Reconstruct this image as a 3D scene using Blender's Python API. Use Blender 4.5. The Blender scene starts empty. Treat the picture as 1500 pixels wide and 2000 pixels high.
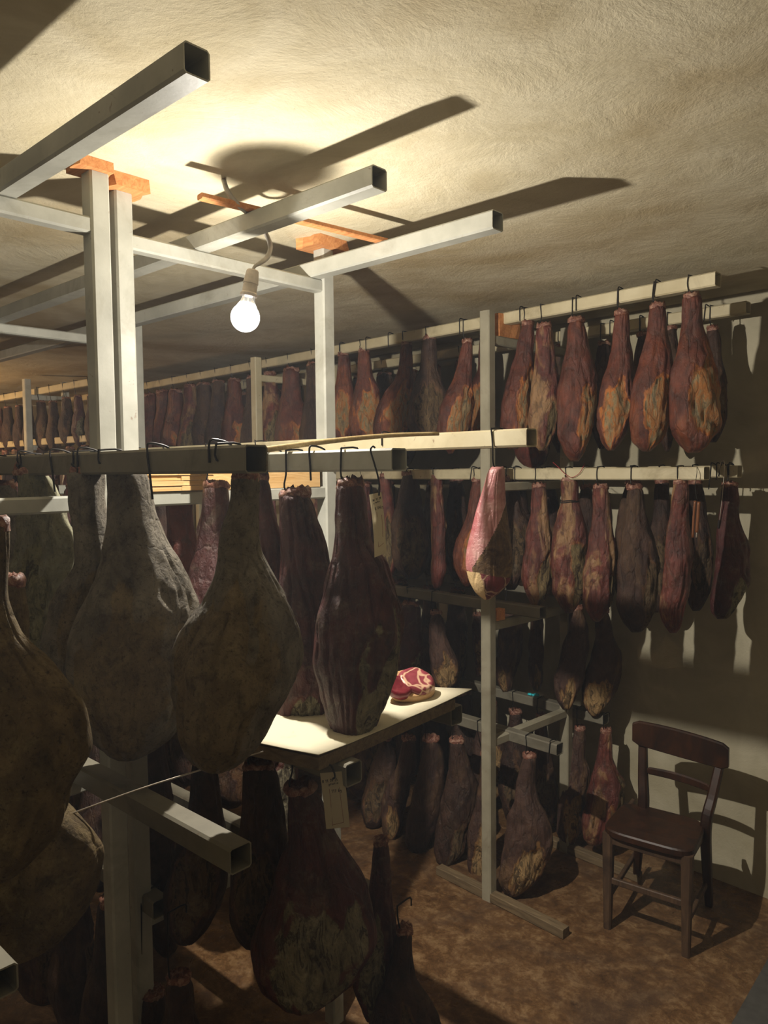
import bpy, math, random
import numpy as np
from mathutils import Vector, Matrix, noise

SC = bpy.context.scene
COL = SC.collection
rnd = random.Random(11)

# ------------------------------------------------------------------ camera
F_PX = 1490.0
CAMZ = 1.92
TH = math.radians(132.6)
PITCH = math.radians(3.15)
ROLL = math.radians(0.6)
Fh = Vector((math.cos(TH), math.sin(TH), 0))
Rh = Vector((math.sin(TH), -math.cos(TH), 0))
CAM = Vector((0, 0, CAMZ))
_F = Fh * math.cos(PITCH) - Vector((0, 0, 1)) * math.sin(PITCH)
_U = Vector((0, 0, 1)) * math.cos(PITCH) + Fh * math.sin(PITCH)
_R = Rh.copy()
R2 = _R * math.cos(ROLL) - _U * math.sin(ROLL)
U2 = _U * math.cos(ROLL) + _R * math.sin(ROLL)

cam_d = bpy.data.cameras.new('camera')
cam = bpy.data.objects.new('camera', cam_d)
COL.objects.link(cam)
cam_d.sensor_fit = 'VERTICAL'
cam_d.sensor_height = 36.0
cam_d.sensor_width = 27.0
cam_d.lens = F_PX * 36.0 / 2000.0
cam_d.clip_start = 0.02
m = Matrix((R2, U2, -_F)).transposed().to_4x4()
m.translation = CAM
cam.matrix_world = m
SC.camera = cam

# ------------------------------------------------------------------ world, exposure, lamps' powers
w = bpy.data.worlds.new('cellar_air')
SC.world = w
w.use_nodes = True
w.node_tree.nodes['Background'].inputs[0].default_value = (0.5, 0.5, 0.55, 1)
w.node_tree.nodes['Background'].inputs[1].default_value = 0.02
SC.view_settings.view_transform = 'Standard'
SC.view_settings.look = 'None'
SC.view_settings.exposure = 0.0
SC.view_settings.gamma = 1.0
SC.view_settings.use_curve_mapping = False
SC.cycles.use_denoising = True
SC.cycles.max_bounces = 8
SC.cycles.diffuse_bounces = 2
SC.cycles.volume_bounces = 0
BULB_POWER = 96.0
BULB_COLOR = (1.0, 0.94, 0.84)
FAR_POWER = 70.0
FAR_COLOR = (1.0, 0.66, 0.36)
HAZE = 0.014


def ray(px, py):
    return _F * 1.0 + R2 * ((px - 750) / F_PX) + U2 * ((1000 - py) / F_PX)


def at(px, py, d):
    """pixel + depth along the level viewing direction"""
    v = ray(px, py)
    return CAM + v * (d / v.dot(Fh))


def onz(px, py, z):
    v = ray(px, py)
    return CAM + v * ((z - CAMZ) / v.z)


def onv(px, py, P, n):
    v = ray(px, py)
    return CAM + v * ((P - CAM).dot(n) / v.dot(n))


# ------------------------------------------------------------------ tagging helpers
def tag(o, label=None, cat=None, group=None, kind=None):
    if label: o['label'] = label
    if cat: o['category'] = cat
    if group: o['group'] = group
    if kind: o['kind'] = kind
    return o


def empty(name, loc, label, cat, group=None):
    o = bpy.data.objects.new(name, None)
    COL.objects.link(o)
    o.location = loc
    o.empty_display_size = 0.05
    return tag(o, label, cat, group)


def mesh_obj(name, verts, faces, mat, parent=None, smooth=False, loc=None, mats=None, fmat=None):
    me = bpy.data.meshes.new(name)
    me.from_pydata([tuple(v) for v in verts], [], faces)
    if mats:
        for mm in mats: me.materials.append(mm)
        if fmat: me.polygons.foreach_set('material_index', fmat)
    else:
        me.materials.append(mat)
    if smooth:
        me.polygons.foreach_set('use_smooth', [True] * len(me.polygons))
    me.update()
    o = bpy.data.objects.new(name, me)
    COL.objects.link(o)
    if loc is not None: o.location = loc
    if parent is not None:
        o.parent = parent
    return o


def lin(h):
    h = h.lstrip('#')
    c = [int(h[i:i + 2], 16) / 255 for i in (0, 2, 4)]
    return tuple(x / 12.92 if x <= 0.04045 else ((x + 0.055) / 1.055) ** 2.4 for x in c) + (1,)


# ------------------------------------------------------------------ material helpers
class NT:
    def __init__(s, name):
        s.m = bpy.data.materials.new(name)
        s.m.use_nodes = True
        s.t = s.m.node_tree
        s.p = s.t.nodes['Principled BSDF']
        s.out = s.t.nodes['Material Output']

    def n(s, typ, **kw):
        x = s.t.nodes.new(typ)
        for k, v in kw.items(): setattr(x, k, v)
        return x

    def l(s, a, b):
        s.t.links.new(a, b)

    def coords(s, scale=(1, 1, 1), rand=True, obj=True):
        tc = s.n('ShaderNodeTexCoord')
        if obj:
            src = tc.outputs['Object']
        else:
            g = s.n('ShaderNodeNewGeometry')
            src = g.outputs['Position']
        mp = s.n('ShaderNodeMapping')
        mp.inputs['Scale'].default_value = scale
        if rand:
            oi = s.n('ShaderNodeObjectInfo')
            mu = s.n('ShaderNodeMath', operation='MULTIPLY')
            mu.inputs[1].default_value = 37.0
            s.l(oi.outputs['Random'], mu.inputs[0])
            ad = s.n('ShaderNodeVectorMath', operation='ADD')
            s.l(src, ad.inputs[0]); s.l(mu.outputs[0], ad.inputs[1])
            src = ad.outputs[0]
        s.l(src, mp.inputs['Vector'])
        return mp.outputs['Vector']

    def noise(s, vec, scale, detail=5, rough=0.6, dist=0.0):
        x = s.n('ShaderNodeTexNoise')
        x.inputs['Scale'].default_value = scale
        x.inputs['Detail'].default_value = detail
        x.inputs['Roughness'].default_value = rough
        x.inputs['Distortion'].default_value = dist
        s.l(vec, x.inputs['Vector'])
        return x.outputs['Fac']

    def ramp(s, fac, stops):
        x = s.n('ShaderNodeValToRGB')
        els = x.color_ramp.elements
        while len(els) < len(stops): els.new(0.5)
        for e, (p, c) in zip(els, stops):
            e.position = p
            e.color = c if len(c) == 4 else tuple(c) + (1,)
        s.l(fac, x.inputs['Fac'])
        return x.outputs['Color']

    def mask(s, fac, a, b, k=1.0):
        x = s.n('ShaderNodeMapRange', interpolation_type='SMOOTHSTEP')
        x.inputs['From Min'].default_value = a
        x.inputs['From Max'].default_value = b
        x.inputs['To Max'].default_value = k
        s.l(fac, x.inputs['Value'])
        return x.outputs['Result']

    def mix(s, fac, a, b, blend='MIX'):
        x = s.n('ShaderNodeMix', data_type='RGBA', blend_type=blend)
        if isinstance(fac, float): x.inputs[0].default_value = fac
        else: s.l(fac, x.inputs[0])
        for i, c in ((6, a), (7, b)):
            if isinstance(c, tuple): x.inputs[i].default_value = c
            else: s.l(c, x.inputs[i])
        return x.outputs[2]

    def math(s, op, a, b=None):
        x = s.n('ShaderNodeMath', operation=op)
        for i, c in ((0, a), (1, b)):
            if c is None: continue
            if isinstance(c, (int, float)): x.inputs[i].default_value = c
            else: s.l(c, x.inputs[i])
        return x.outputs[0]

    def bump(s, h, strength, dist, prev=None):
        x = s.n('ShaderNodeBump')
        x.inputs['Strength'].default_value = strength
        x.inputs['Distance'].default_value = dist
        s.l(h, x.inputs['Height'])
        if prev is not None: s.l(prev, x.inputs['Normal'])
        return x.outputs['Normal']

    def fin(s, col, rough=0.6, normal=None, spec=None, metal=None):
        if isinstance(col, tuple): s.p.inputs['Base Color'].default_value = col
        else: s.l(col, s.p.inputs['Base Color'])
        if isinstance(rough, (int, float)): s.p.inputs['Roughness'].default_value = rough
        else: s.l(rough, s.p.inputs['Roughness'])
        if normal is not None: s.l(normal, s.p.inputs['Normal'])
        if spec is not None: s.p.inputs['Specular IOR Level'].default_value = spec
        if metal is not None: s.p.inputs['Metallic'].default_value = metal
        return s.m


def mat_plaster(name, c1, c2, c3, bump=0.5):
    t = NT(name)
    v = t.coords(rand=False, obj=False)
    a = t.noise(v, 0.9, 4, 0.6, 0.6)
    b = t.noise(v, 3.2, 8, 0.65, 1.2)
    c = t.ramp(b, [(0.3, lin(c1)), (0.62, lin(c2))])
    c = t.mix(t.mask(a, 0.45, 0.70, 0.7), c, lin(c3))
    s = t.noise(v, 60, 4, 0.6)
    c = t.mix(t.mask(s, 0.66, 0.78, 0.35), c, lin('6a553a'))
    # trowel swirls
    wv = t.n('ShaderNodeTexNoise'); wv.inputs['Scale'].default_value = 4.5; wv.inputs['Detail'].default_value = 10
    wv.inputs['Roughness'].default_value = 0.72; wv.inputs['Distortion'].default_value = 0.45
    t.l(v, wv.inputs['Vector'])
    n = t.bump(wv.outputs['Fac'], bump, 0.03)
    g = t.noise(v, 110, 5, 0.7, 0.4)
    n = t.bump(g, bump * 0.55, 0.006, n)
    return t.fin(c, 0.92, n, 0.2)


def mat_paint(name, c1, c2, rust='6d3f22', rustamt=0.8, rough=0.5, dirt=None):
    t = NT(name)
    v = t.coords()
    a = t.noise(v, 6, 5, 0.6)
    c = t.ramp(a, [(0.35, lin(c1)), (0.7, lin(c2))])
    v2 = t.coords(scale=(0.25, 1.0, 1.0))
    r = t.noise(v, 38, 6, 0.7, 0.6)
    c = t.mix(t.mask(r, 0.64, 0.72, rustamt), c, lin(rust))
    if dirt:
        q = t.noise(v, 3.0, 6, 0.7, 1.0)
        c = t.mix(t.mask(q, 0.5, 0.75, 0.7), c, lin(dirt))
    n = t.bump(t.noise(v, 45, 4, 0.6), 0.25, 0.002)
    return t.fin(c, rough, n, 0.35)


def mat_wood(name, c1, c2, scale=(1, 12, 12), rough=0.6, bump=0.3, dark=None):
    t = NT(name)
    v = t.coords(scale=scale)
    a = t.noise(v, 6, 7, 0.65, 1.0)
    c = t.ramp(a, [(0.32, lin(c1)), (0.66, lin(c2))])
    if dark:
        v2 = t.coords()
        q = t.noise(v2, 7, 5, 0.6, 0.5)
        c = t.mix(t.mask(q, 0.5, 0.7, 0.7), c, lin(dark))
    n = t.bump(a, bump, 0.004)
    return t.fin(c, rough, n, 0.4)


def mat_ham(name, skA, skB, fat, flA, flB, mould, mouldamt=0.6, tan=0.0, tancol='b08a58', rough=0.5, spec=0.45,
            fatw=0.6, zst=0.35, crack=.3, grain=.35, soft=False, fl3=None):
    t = NT(name)
    v = t.coords()
    vz = t.coords(scale=(1, 1, zst))
    at_ = t.n('ShaderNodeAttribute', attribute_name='flesh')
    fl = at_.outputs['Fac']
    n1 = t.noise(v, 11, 7, 0.62, 0.8)
    n2 = t.noise(vz, 26, 8, 0.68, 1.6)
    n3 = t.noise(vz, 7, 6, 0.6, 1.2)
    n4 = t.noise(v, 16, 9, 0.72, 0.6)
    skin = t.ramp(n1, [(0.3, lin(skA)), (0.68, lin(skB))])
    if tan > 0:
        skin = t.mix(t.mask(n3, 0.5, 0.6, tan), skin, lin(tancol))
    flesh = t.ramp(n2, [(0.30, lin(flA)), (0.5, lin(flB)), (0.56, lin(flA)), (0.72, lin(flB))])
    if fl3: flesh = t.ramp(n2, [(0.28, lin(flA)), (0.44, lin(flB)), (0.54, lin(fl3)), (0.72, lin(mould))])
    if soft: flesh = t.ramp(t.noise(v, 9, 9, .72, .3), [(0.25, lin(flA)), (0.7, lin(flB))])
    ragged = t.math('ADD', fl, t.math('MULTIPLY', t.math('SUBTRACT', n4, 0.5), 1.1))
    f1 = t.mask(ragged, 0.12, 0.34, fatw)
    f2 = t.mask(ragged, 0.55, 0.78)
    fatc = t.mix(t.mask(n2, 0.4, 0.65), lin(fat), lin(skB))
    c = t.mix(f1, skin, fatc)
    c = t.mix(f2, c, flesh)
    mm = t.math('MULTIPLY', t.mask(n4, 0.5, 0.68, mouldamt), t.math('ADD', t.math('MULTIPLY', f2, 0.75), 0.25))
    c = t.mix(mm, c, lin(mould))
    crk = t.n('ShaderNodeTexVoronoi', feature='DISTANCE_TO_EDGE')
    crk.inputs['Scale'].default_value = 16
    wv = t.n('ShaderNodeVectorMath', operation='ADD')
    t.l(vz, wv.inputs[0])
    sc = t.n('ShaderNodeVectorMath', operation='SCALE'); sc.inputs['Scale'].default_value = 0.12
    nn = t.n('ShaderNodeTexNoise'); nn.inputs['Scale'].default_value = 9; nn.inputs['Detail'].default_value = 5
    t.l(vz, nn.inputs['Vector'])
    t.l(nn.outputs['Color'], sc.inputs[0]); t.l(sc.outputs[0], wv.inputs[1]); t.l(wv.outputs[0], crk.inputs['Vector'])
    cr = t.mask(crk.outputs['Distance'], 0.0, 0.06)
    c = t.mix(t.math('MULTIPLY', t.math('SUBTRACT', 1.0, cr), crack), c, lin('1d1410'))
    c = t.mix(t.mask(t.noise(v, 130, 5, .75), .52, .72, grain), c, lin('1a130c'))
    c = t.mix(t.mask(t.noise(vz, 34, 8, .75, .6), .48, .68, .5), c, lin('241a12'))
    c = t.mix(t.mask(t.noise(vz, 9, 6, .7, .8), .56, .72, .55), c, lin('20140e'))
    nb = t.bump(n2, 0.6, 0.02)
    nb = t.bump(t.noise(v, 40, 7, .7, .5), 0.5, 0.010, nb)
    nb = t.bump(cr, 0.35, 0.006, nb)
    nb = t.bump(t.noise(v, 90, 5, 0.7), 0.5, 0.004, nb)
    ro = t.n('ShaderNodeMapRange'); ro.inputs['To Min'].default_value = rough; ro.inputs['To Max'].default_value = 0.85
    t.l(f2, ro.inputs['Value'])
    return t.fin(c, ro.outputs['Result'], nb, spec)


M = {}
M['ceil'] = mat_plaster('ceiling_plaster', 'c2b594', 'd6cbae', 'a0885c', 0.42)
M['wall'] = mat_plaster('wall_plaster', 'a8a088', 'bdb59c', '978c6c', 0.3)
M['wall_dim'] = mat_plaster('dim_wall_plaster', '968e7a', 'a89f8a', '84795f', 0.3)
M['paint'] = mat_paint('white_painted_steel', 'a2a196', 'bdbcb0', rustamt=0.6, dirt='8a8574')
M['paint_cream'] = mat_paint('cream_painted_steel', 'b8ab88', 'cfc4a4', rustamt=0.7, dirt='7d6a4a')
M['paint_shade'] = mat_paint('shade_darkened_steel', '716c5e', '858070', rustamt=0.8, dirt='463d2e')  # rail steel with shade put into its colour, over ordinary rust and dirt
M['wedge'] = mat_wood('raw_orange_wood', 'b8713c', 'dc9c62', rough=0.8)
M['board'] = mat_wood('bright_raw_wood', 'c79a5e', 'e2bd86', scale=(12, 1, 12), rough=0.8)
M['stick'] = mat_wood('pale_peeled_stick', 'b59a68', 'd6c090', rough=0.6)
M['dirtywood'] = mat_wood('grimy_wood', '574834', '7c6a4e', rough=0.8)
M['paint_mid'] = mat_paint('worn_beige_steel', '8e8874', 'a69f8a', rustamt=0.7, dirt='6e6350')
M['chair'] = mat_wood('dark_stained_wood', '20120a', '402412', scale=(3, 3, 1), rough=0.45, bump=0.15, dark='1c110c')
M['chairpale'] = mat_wood('worn_chair_wood', '3c2c20', '5c4632', scale=(8, 8, 1), rough=0.6, bump=0.2, dark='2c2018')


def mat_simple(name, hexc, rough=0.5, metal=0.0, spec=0.5):
    t = NT(name)
    v = t.coords()
    a = t.noise(v, 30, 4)
    c0 = lin(hexc)
    c1 = tuple(x * 0.7 for x in c0[:3]) + (1,)
    c = t.ramp(a, [(0.3, c1), (0.65, c0)])
    return t.fin(c, rough, None, spec, metal)


M['wire'] = mat_simple('black_iron_wire', '2b2724', 0.45, 0.6)
M['steelrod'] = mat_simple('bright_wire', 'c8beb0', 0.3, 0.8)
M['socket'] = mat_simple('ceramic_socket', 'd8cbbd', 0.4)
M['cable'] = mat_simple('pale_cable_sheath', 'b4aca0', 0.5)
M['cord_red'] = mat_simple('red_cord', 'a83038', 0.7)
M['cord_dark'] = mat_simple('dark_cord', '241c18', 0.8)
M['cyan'] = mat_simple('cyan_plastic', '40e4f4', 0.35)
M['amber'] = mat_simple('amber_wood', '7b4a2a', 0.35)
t_ = NT('tag_paper')
d_, tl_, mx_ = t_.n('ShaderNodeBsdfDiffuse'), t_.n('ShaderNodeBsdfTranslucent'), t_.n('ShaderNodeMixShader')
d_.inputs['Color'].default_value = lin('d2c8ae'); tl_.inputs['Color'].default_value = lin('d8caa6'); mx_.inputs[0].default_value = 0.45
t_.l(d_.outputs[0], mx_.inputs[1]); t_.l(tl_.outputs[0], mx_.inputs[2]); t_.l(mx_.outputs[0], t_.out.inputs['Surface'])
M['paper'] = t_.m
M['ink'] = mat_simple('dark_ink', '2a2420', 0.7)
M['redink'] = mat_simple('red_ink', '8a3030', 0.7)
M['slab'] = mat_simple('grey_stone_slab', '4c4a46', 0.7)
M['stump'] = None


def mat_floor():
    t = NT('brown_concrete')
    v = t.coords(rand=False, obj=False)
    a = t.noise(v, 1.6, 6, 0.65, 0.8)
    b = t.noise(v, 13, 12, 0.8, 0.25)
    c = t.ramp(b, [(0.32, lin('3c2a1c')), (0.5, lin('6b4e32')), (0.66, lin('9a7d5a'))])
    c = t.mix(t.mask(a, 0.45, 0.62, 0.6), c, lin('3c2a1c'))
    d = t.noise(v, 45, 6, 0.8)
    c = t.mix(t.mask(d, 0.60, 0.70, 0.6), c, lin('a88c66'))
    e = t.noise(v, 22, 6, 0.75, 0.5)
    c = t.mix(t.mask(e, 0.6, 0.7, 0.6), c, lin('2a1c12'))
    n = t.bump(b, 0.4, 0.02)
    n = t.bump(d, 0.4, 0.005, n)
    return t.fin(c, t.mask(a, 0.3, 0.7, 0.85), n, 0.4)


M['floor'] = mat_floor()


def mat_stump():
    t = NT('dried_shank_end')
    v = t.coords()
    a = t.noise(v, 60, 6, 0.7, 1.0)
    c = t.ramp(a, [(0.3, lin('3c1c16')), (0.48, lin('7c4c3c')), (0.66, lin('b89680'))])
    return t.fin(c, 0.5, t.bump(a, 0.6, 0.006), 0.5)


M['stump'] = mat_stump()

H = {}
H['grey'] = mat_ham('ham_greyed_skin', '625a4e', '928a7c', '8f7c5c', '5f523e', '98876a', 'a09270', 0.45, rough=0.68, spec=0.22, fatw=0.25, crack=.05, grain=.75, zst=.7, soft=True)
H['greybrown'] = mat_ham('ham_brown_rough_skin', '544632', '83704e', '8f7c5c', '544732', '887552', '9c8e64', 0.55, rough=0.75, spec=0.18, fatw=0.2, crack=.05, grain=.8, zst=.8, soft=True)
H['mouldy'] = mat_ham('ham_green_mould', '77725c', 'aaa78c', '77704e', '58523a', '9b9570', 'a8a280', 0.8, rough=0.8, spec=0.2, fatw=0.2, crack=.05, grain=.6)
H['maroon'] = mat_ham('ham_maroon_skin', '341614', '5a2a26', '74462f', '3a3024', '8c8266', 'a8a084', 0.8, rough=0.42, spec=0.5, fatw=0.4, crack=.12, grain=.3)
H['amber'] = mat_ham('ham_red_amber', '3e1c16', '763d2b', 'b86e2c', '38281a', '94805c', '9c9478', 0.35, rough=0.4, spec=0.5, fatw=1.0, zst=0.3, tan=.4, tancol='8e4c24', fl3='a8682e')
H['brick'] = mat_ham('ham_brick_red', '42201a', '7c3e33', 'a0703f', '3c2c1c', '84704a', '8a805f', 0.5, tan=0.8, tancol='a8845a', rough=0.38, spec=0.5, fatw=0.7)
H['dark'] = mat_ham('ham_dark_brown', '281a15', '4c3429', '7a5636', '261c14', '6a5438', '84745a', 0.6, tan=0.25, tancol='7c5e3e', rough=0.55, spec=0.4)
H['tan'] = mat_ham('ham_tan_flesh', '3a2620', '5c4236', '9c7444', '4a3822', 'b08f60', '907e5c', 0.4, tan=0.2, rough=0.55, spec=0.4, fatw=0.9)


# ------------------------------------------------------------------ primitive geometry
def box_vf(c, ax, ay, az, hx, hy, hz, ch=0.0):
    """oriented box; optional chamfer in the section across ax"""
    c = Vector(c)
    if ch <= 0:
        vs = [c + ax * (sx * hx) + ay * (sy * hy) + az * (sz * hz) for sx in (-1, 1) for sy in (-1, 1) for sz in (-1, 1)]
        fs = [(0, 1, 3, 2), (4, 6, 7, 5), (0, 4, 5, 1), (2, 3, 7, 6), (0, 2, 6, 4), (1, 5, 7, 3)]
        return vs, fs
    prof = [(-hy + ch, -hz), (hy - ch, -hz), (hy, -hz + ch), (hy, hz - ch), (hy - ch, hz), (-hy + ch, hz), (-hy, hz - ch), (-hy, -hz + ch)]
    vs = []
    for sx in (-1, 1):
        for (y, z) in prof: vs.append(c + ax * (sx * hx) + ay * y + az * z)
    fs = [tuple(range(7, -1, -1)), tuple(range(8, 16))]
    for i in range(8):
        j = (i + 1) % 8
        fs.append((i, j, 8 + j, 8 + i))
    return vs, fs


Z = Vector((0, 0, 1))


def bar(name, a, b, w, h, mat, parent=None, ch=0.003, side=None, off=None):
    """solid bar from a to b, w across, h tall; object placed at a"""
    a, b = Vector(a), Vector(b)
    ax = (b - a).normalized()
    up = Z if abs(ax.z) < 0.9 else (side or Vector((1, 0, 0)))
    ay = up.cross(ax).normalized()
    az = ax.cross(ay).normalized()
    L = (b - a).length
    base = off or Vector((0, 0, 0))
    vs, fs = box_vf((a + b) / 2 - a, ax, ay, az, L / 2, w / 2, h / 2, ch)
    o = mesh_obj(name, vs, fs, mat, parent, loc=a - base)
    return o


def tube(name, a, b, w, mat, parent=None, th=0.0028, off=None, h=None):
    """hollow square steel tube from a to b (centre line)"""
    h = h or w
    a, b = Vector(a), Vector(b)
    ax = (b - a).normalized()
    up = Z if abs(ax.z) < 0.9 else Vector((1, 0, 0))
    ay = up.cross(ax).normalized()
    az = ax.cross(ay).normalized()
    L = b - a
    c = 0.005
    def prof(hy, hz, ch):
        return [(-hy + ch, -hz), (hy - ch, -hz), (hy, -hz + ch), (hy, hz - ch), (hy - ch, hz), (-hy + ch, hz), (-hy, hz - ch), (-hy, -hz + ch)]
    po, pi = prof(w / 2, h / 2, c), prof(w / 2 - th, h / 2 - th, c * 0.6)
    vs = []
    for e in (Vector((0, 0, 0)), L):
        for p in (po, pi):
            for y, z in p: vs.append(e + ay * y + az * z)
    fs = []
    for i in range(8):
        j = (i + 1) % 8
        fs.append((i, j, 16 + j, 16 + i))
        fs.append((8 + j, 8 + i, 24 + i, 24 + j))
        fs.append((j, i, 8 + i, 8 + j))
        fs.append((16 + i, 16 + j, 24 + j, 24 + i))
    return mesh_obj(name, vs, fs, mat, parent, loc=a - (off or Vector((0, 0, 0))))


def catmull(pts, n=6):
    pts = [Vector(p) for p in pts]
    out = []
    P = [pts[0] * 2 - pts[1]] + pts + [pts[-1] * 2 - pts[-2]]
    for i in range(1, len(P) - 2):
        for k in range(n):
            t = k / n
            p0, p1, p2, p3 = P[i - 1], P[i], P[i + 1], P[i + 2]
            out.append(0.5 * ((2 * p1) + (p2 - p0) * t + (2 * p0 - 5 * p1 + 4 * p2 - p3) * t * t + (3 * p1 - p0 - 3 * p2 + p3) * t ** 3))
    out.append(pts[-1])
    return out


def sweep_vf(pts, rad, seg=8):
    """round rod along points; rad number or list"""
    n = len(pts)
    rs = rad if isinstance(rad, (list, tuple)) else [rad] * n
    vs, fs = [], []
    prev = None
    for i, p in enumerate(pts):
        d = (pts[min(i + 1, n - 1)] - pts[max(i - 1, 0)]).normalized()
        if prev is None:
            u = d.orthogonal().normalized()
        else:
            u = (prev - d * prev.dot(d))
            u = u.normalized() if u.length > 1e-6 else d.orthogonal().normalized()
        prev = u
        v = d.cross(u)
        for k in range(seg):
            a = 2 * math.pi * k / seg
            vs.append(p + (u * math.cos(a) + v * math.sin(a)) * rs[i])
    for i in range(n - 1):
        for k in range(seg):
            j = (k + 1) % seg
            fs.append((i * seg + k, i * seg + j, (i + 1) * seg + j, (i + 1) * seg + k))
    fs.append(tuple(reversed(range(seg))))
    fs.append(tuple((n - 1) * seg + k for k in range(seg)))
    return vs, fs


def rod(name, pts, rad, mat, parent=None, seg=8, smoothn=6, off=None):
    P = catmull(pts, smoothn) if smoothn > 1 else [Vector(p) for p in pts]
    o0 = P[0].copy()
    if isinstance(rad, (list, tuple)) and len(rad) != len(P):
        rad = list(np.interp(np.linspace(0, 1, len(P)), np.linspace(0, 1, len(rad)), rad))
    vs, fs = sweep_vf([p - o0 for p in P], rad, seg)
    return mesh_obj(name, vs, fs, mat, parent, smooth=True, loc=o0 - (off or Vector((0, 0, 0))))


def lathe_vf(prof, seg=32):
    vs, fs = [], []
    for r, z in prof:
        for k in range(seg):
            a = 2 * math.pi * k / seg
            vs.append(Vector((r * math.cos(a), r * math.sin(a), z)))
    for i in range(len(prof) - 1):
        for k in range(seg):
            j = (k + 1) % seg
            fs.append((i * seg + k, (i + 1) * seg + k, (i + 1) * seg + j, i * seg + j))
    return vs, fs


# ------------------------------------------------------------------ the room
CEIL = CAMZ + 0.76
A3 = math.radians(-3.9)                       # right rack and right wall are turned a little
X3 = Vector((math.cos(A3), math.sin(A3), 0))
Y3 = Vector((-math.sin(A3), math.cos(A3), 0))
XW, YW = Vector((1, 0, 0)), Vector((0, 1, 0))


def slab(name, corners, z0, z1, mat, kind='structure'):
    n = len(corners)
    vs = [Vector((c[0], c[1], z0)) for c in corners] + [Vector((c[0], c[1], z1)) for c in corners]
    fs = [tuple(reversed(range(n))), tuple(range(n, 2 * n))] + [(i, (i + 1) % n, n + (i + 1) % n, n + i) for i in range(n)]
    o = mesh_obj(name, vs, fs, mat)
    return tag(o, kind=kind)


wf = onz(1480, 1748, 0)                        # a point where the right wall meets the floor
XMIN, XMAX, YMIN = -8.6, 1.1, -1.0
wall_at = lambda x: wf + X3 * ((x - wf.x) / X3.x)
wa, wb = wall_at(XMIN), wall_at(XMAX)
slab('floor', [(XMIN - .2, YMIN - .2), (XMAX + .2, YMIN - .2), (XMAX + .2, wb.y + .2), (XMIN - .2, wa.y + .2)], -0.15, 0, M['floor'])
slab('ceiling', [(XMIN - .2, YMIN - .2), (XMAX + .2, YMIN - .2), (XMAX + .2, wb.y + .2), (XMIN - .2, wa.y + .2)], CEIL, CEIL + 0.15, M['ceil'])
slab('wall_right', [(XMIN, wa.y), (XMAX, wb.y), (XMAX, wb.y + .15), (XMIN, wa.y + .15)], 0, CEIL, M['wall'])
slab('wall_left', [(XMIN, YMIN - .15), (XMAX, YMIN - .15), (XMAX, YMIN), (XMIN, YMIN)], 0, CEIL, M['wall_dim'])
slab('wall_far', [(XMIN - .15, YMIN), (XMIN, YMIN), (XMIN, wa.y), (XMIN - .15, wa.y)], 0, CEIL, M['wall'])
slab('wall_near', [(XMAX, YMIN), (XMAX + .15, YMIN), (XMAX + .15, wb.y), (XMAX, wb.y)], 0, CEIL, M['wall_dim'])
s1, s2 = onz(1428, 2000, 0.012), onz(1500, 1872, 0.012)
sd = (s2 - s1).normalized()
q1, q2 = s1 - sd * 1.4, s1 + sd * 1.0
st = slab('trim_1', [(q1.x, q1.y), (q1.x + 1.2, q1.y - .1), (q2.x + 0.8, q2.y), (q2.x, q2.y)], 0.0, 0.012, M['slab'])

# ------------------------------------------------------------------ the light bulb
LB = at(479, 620, 1.968)


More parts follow.
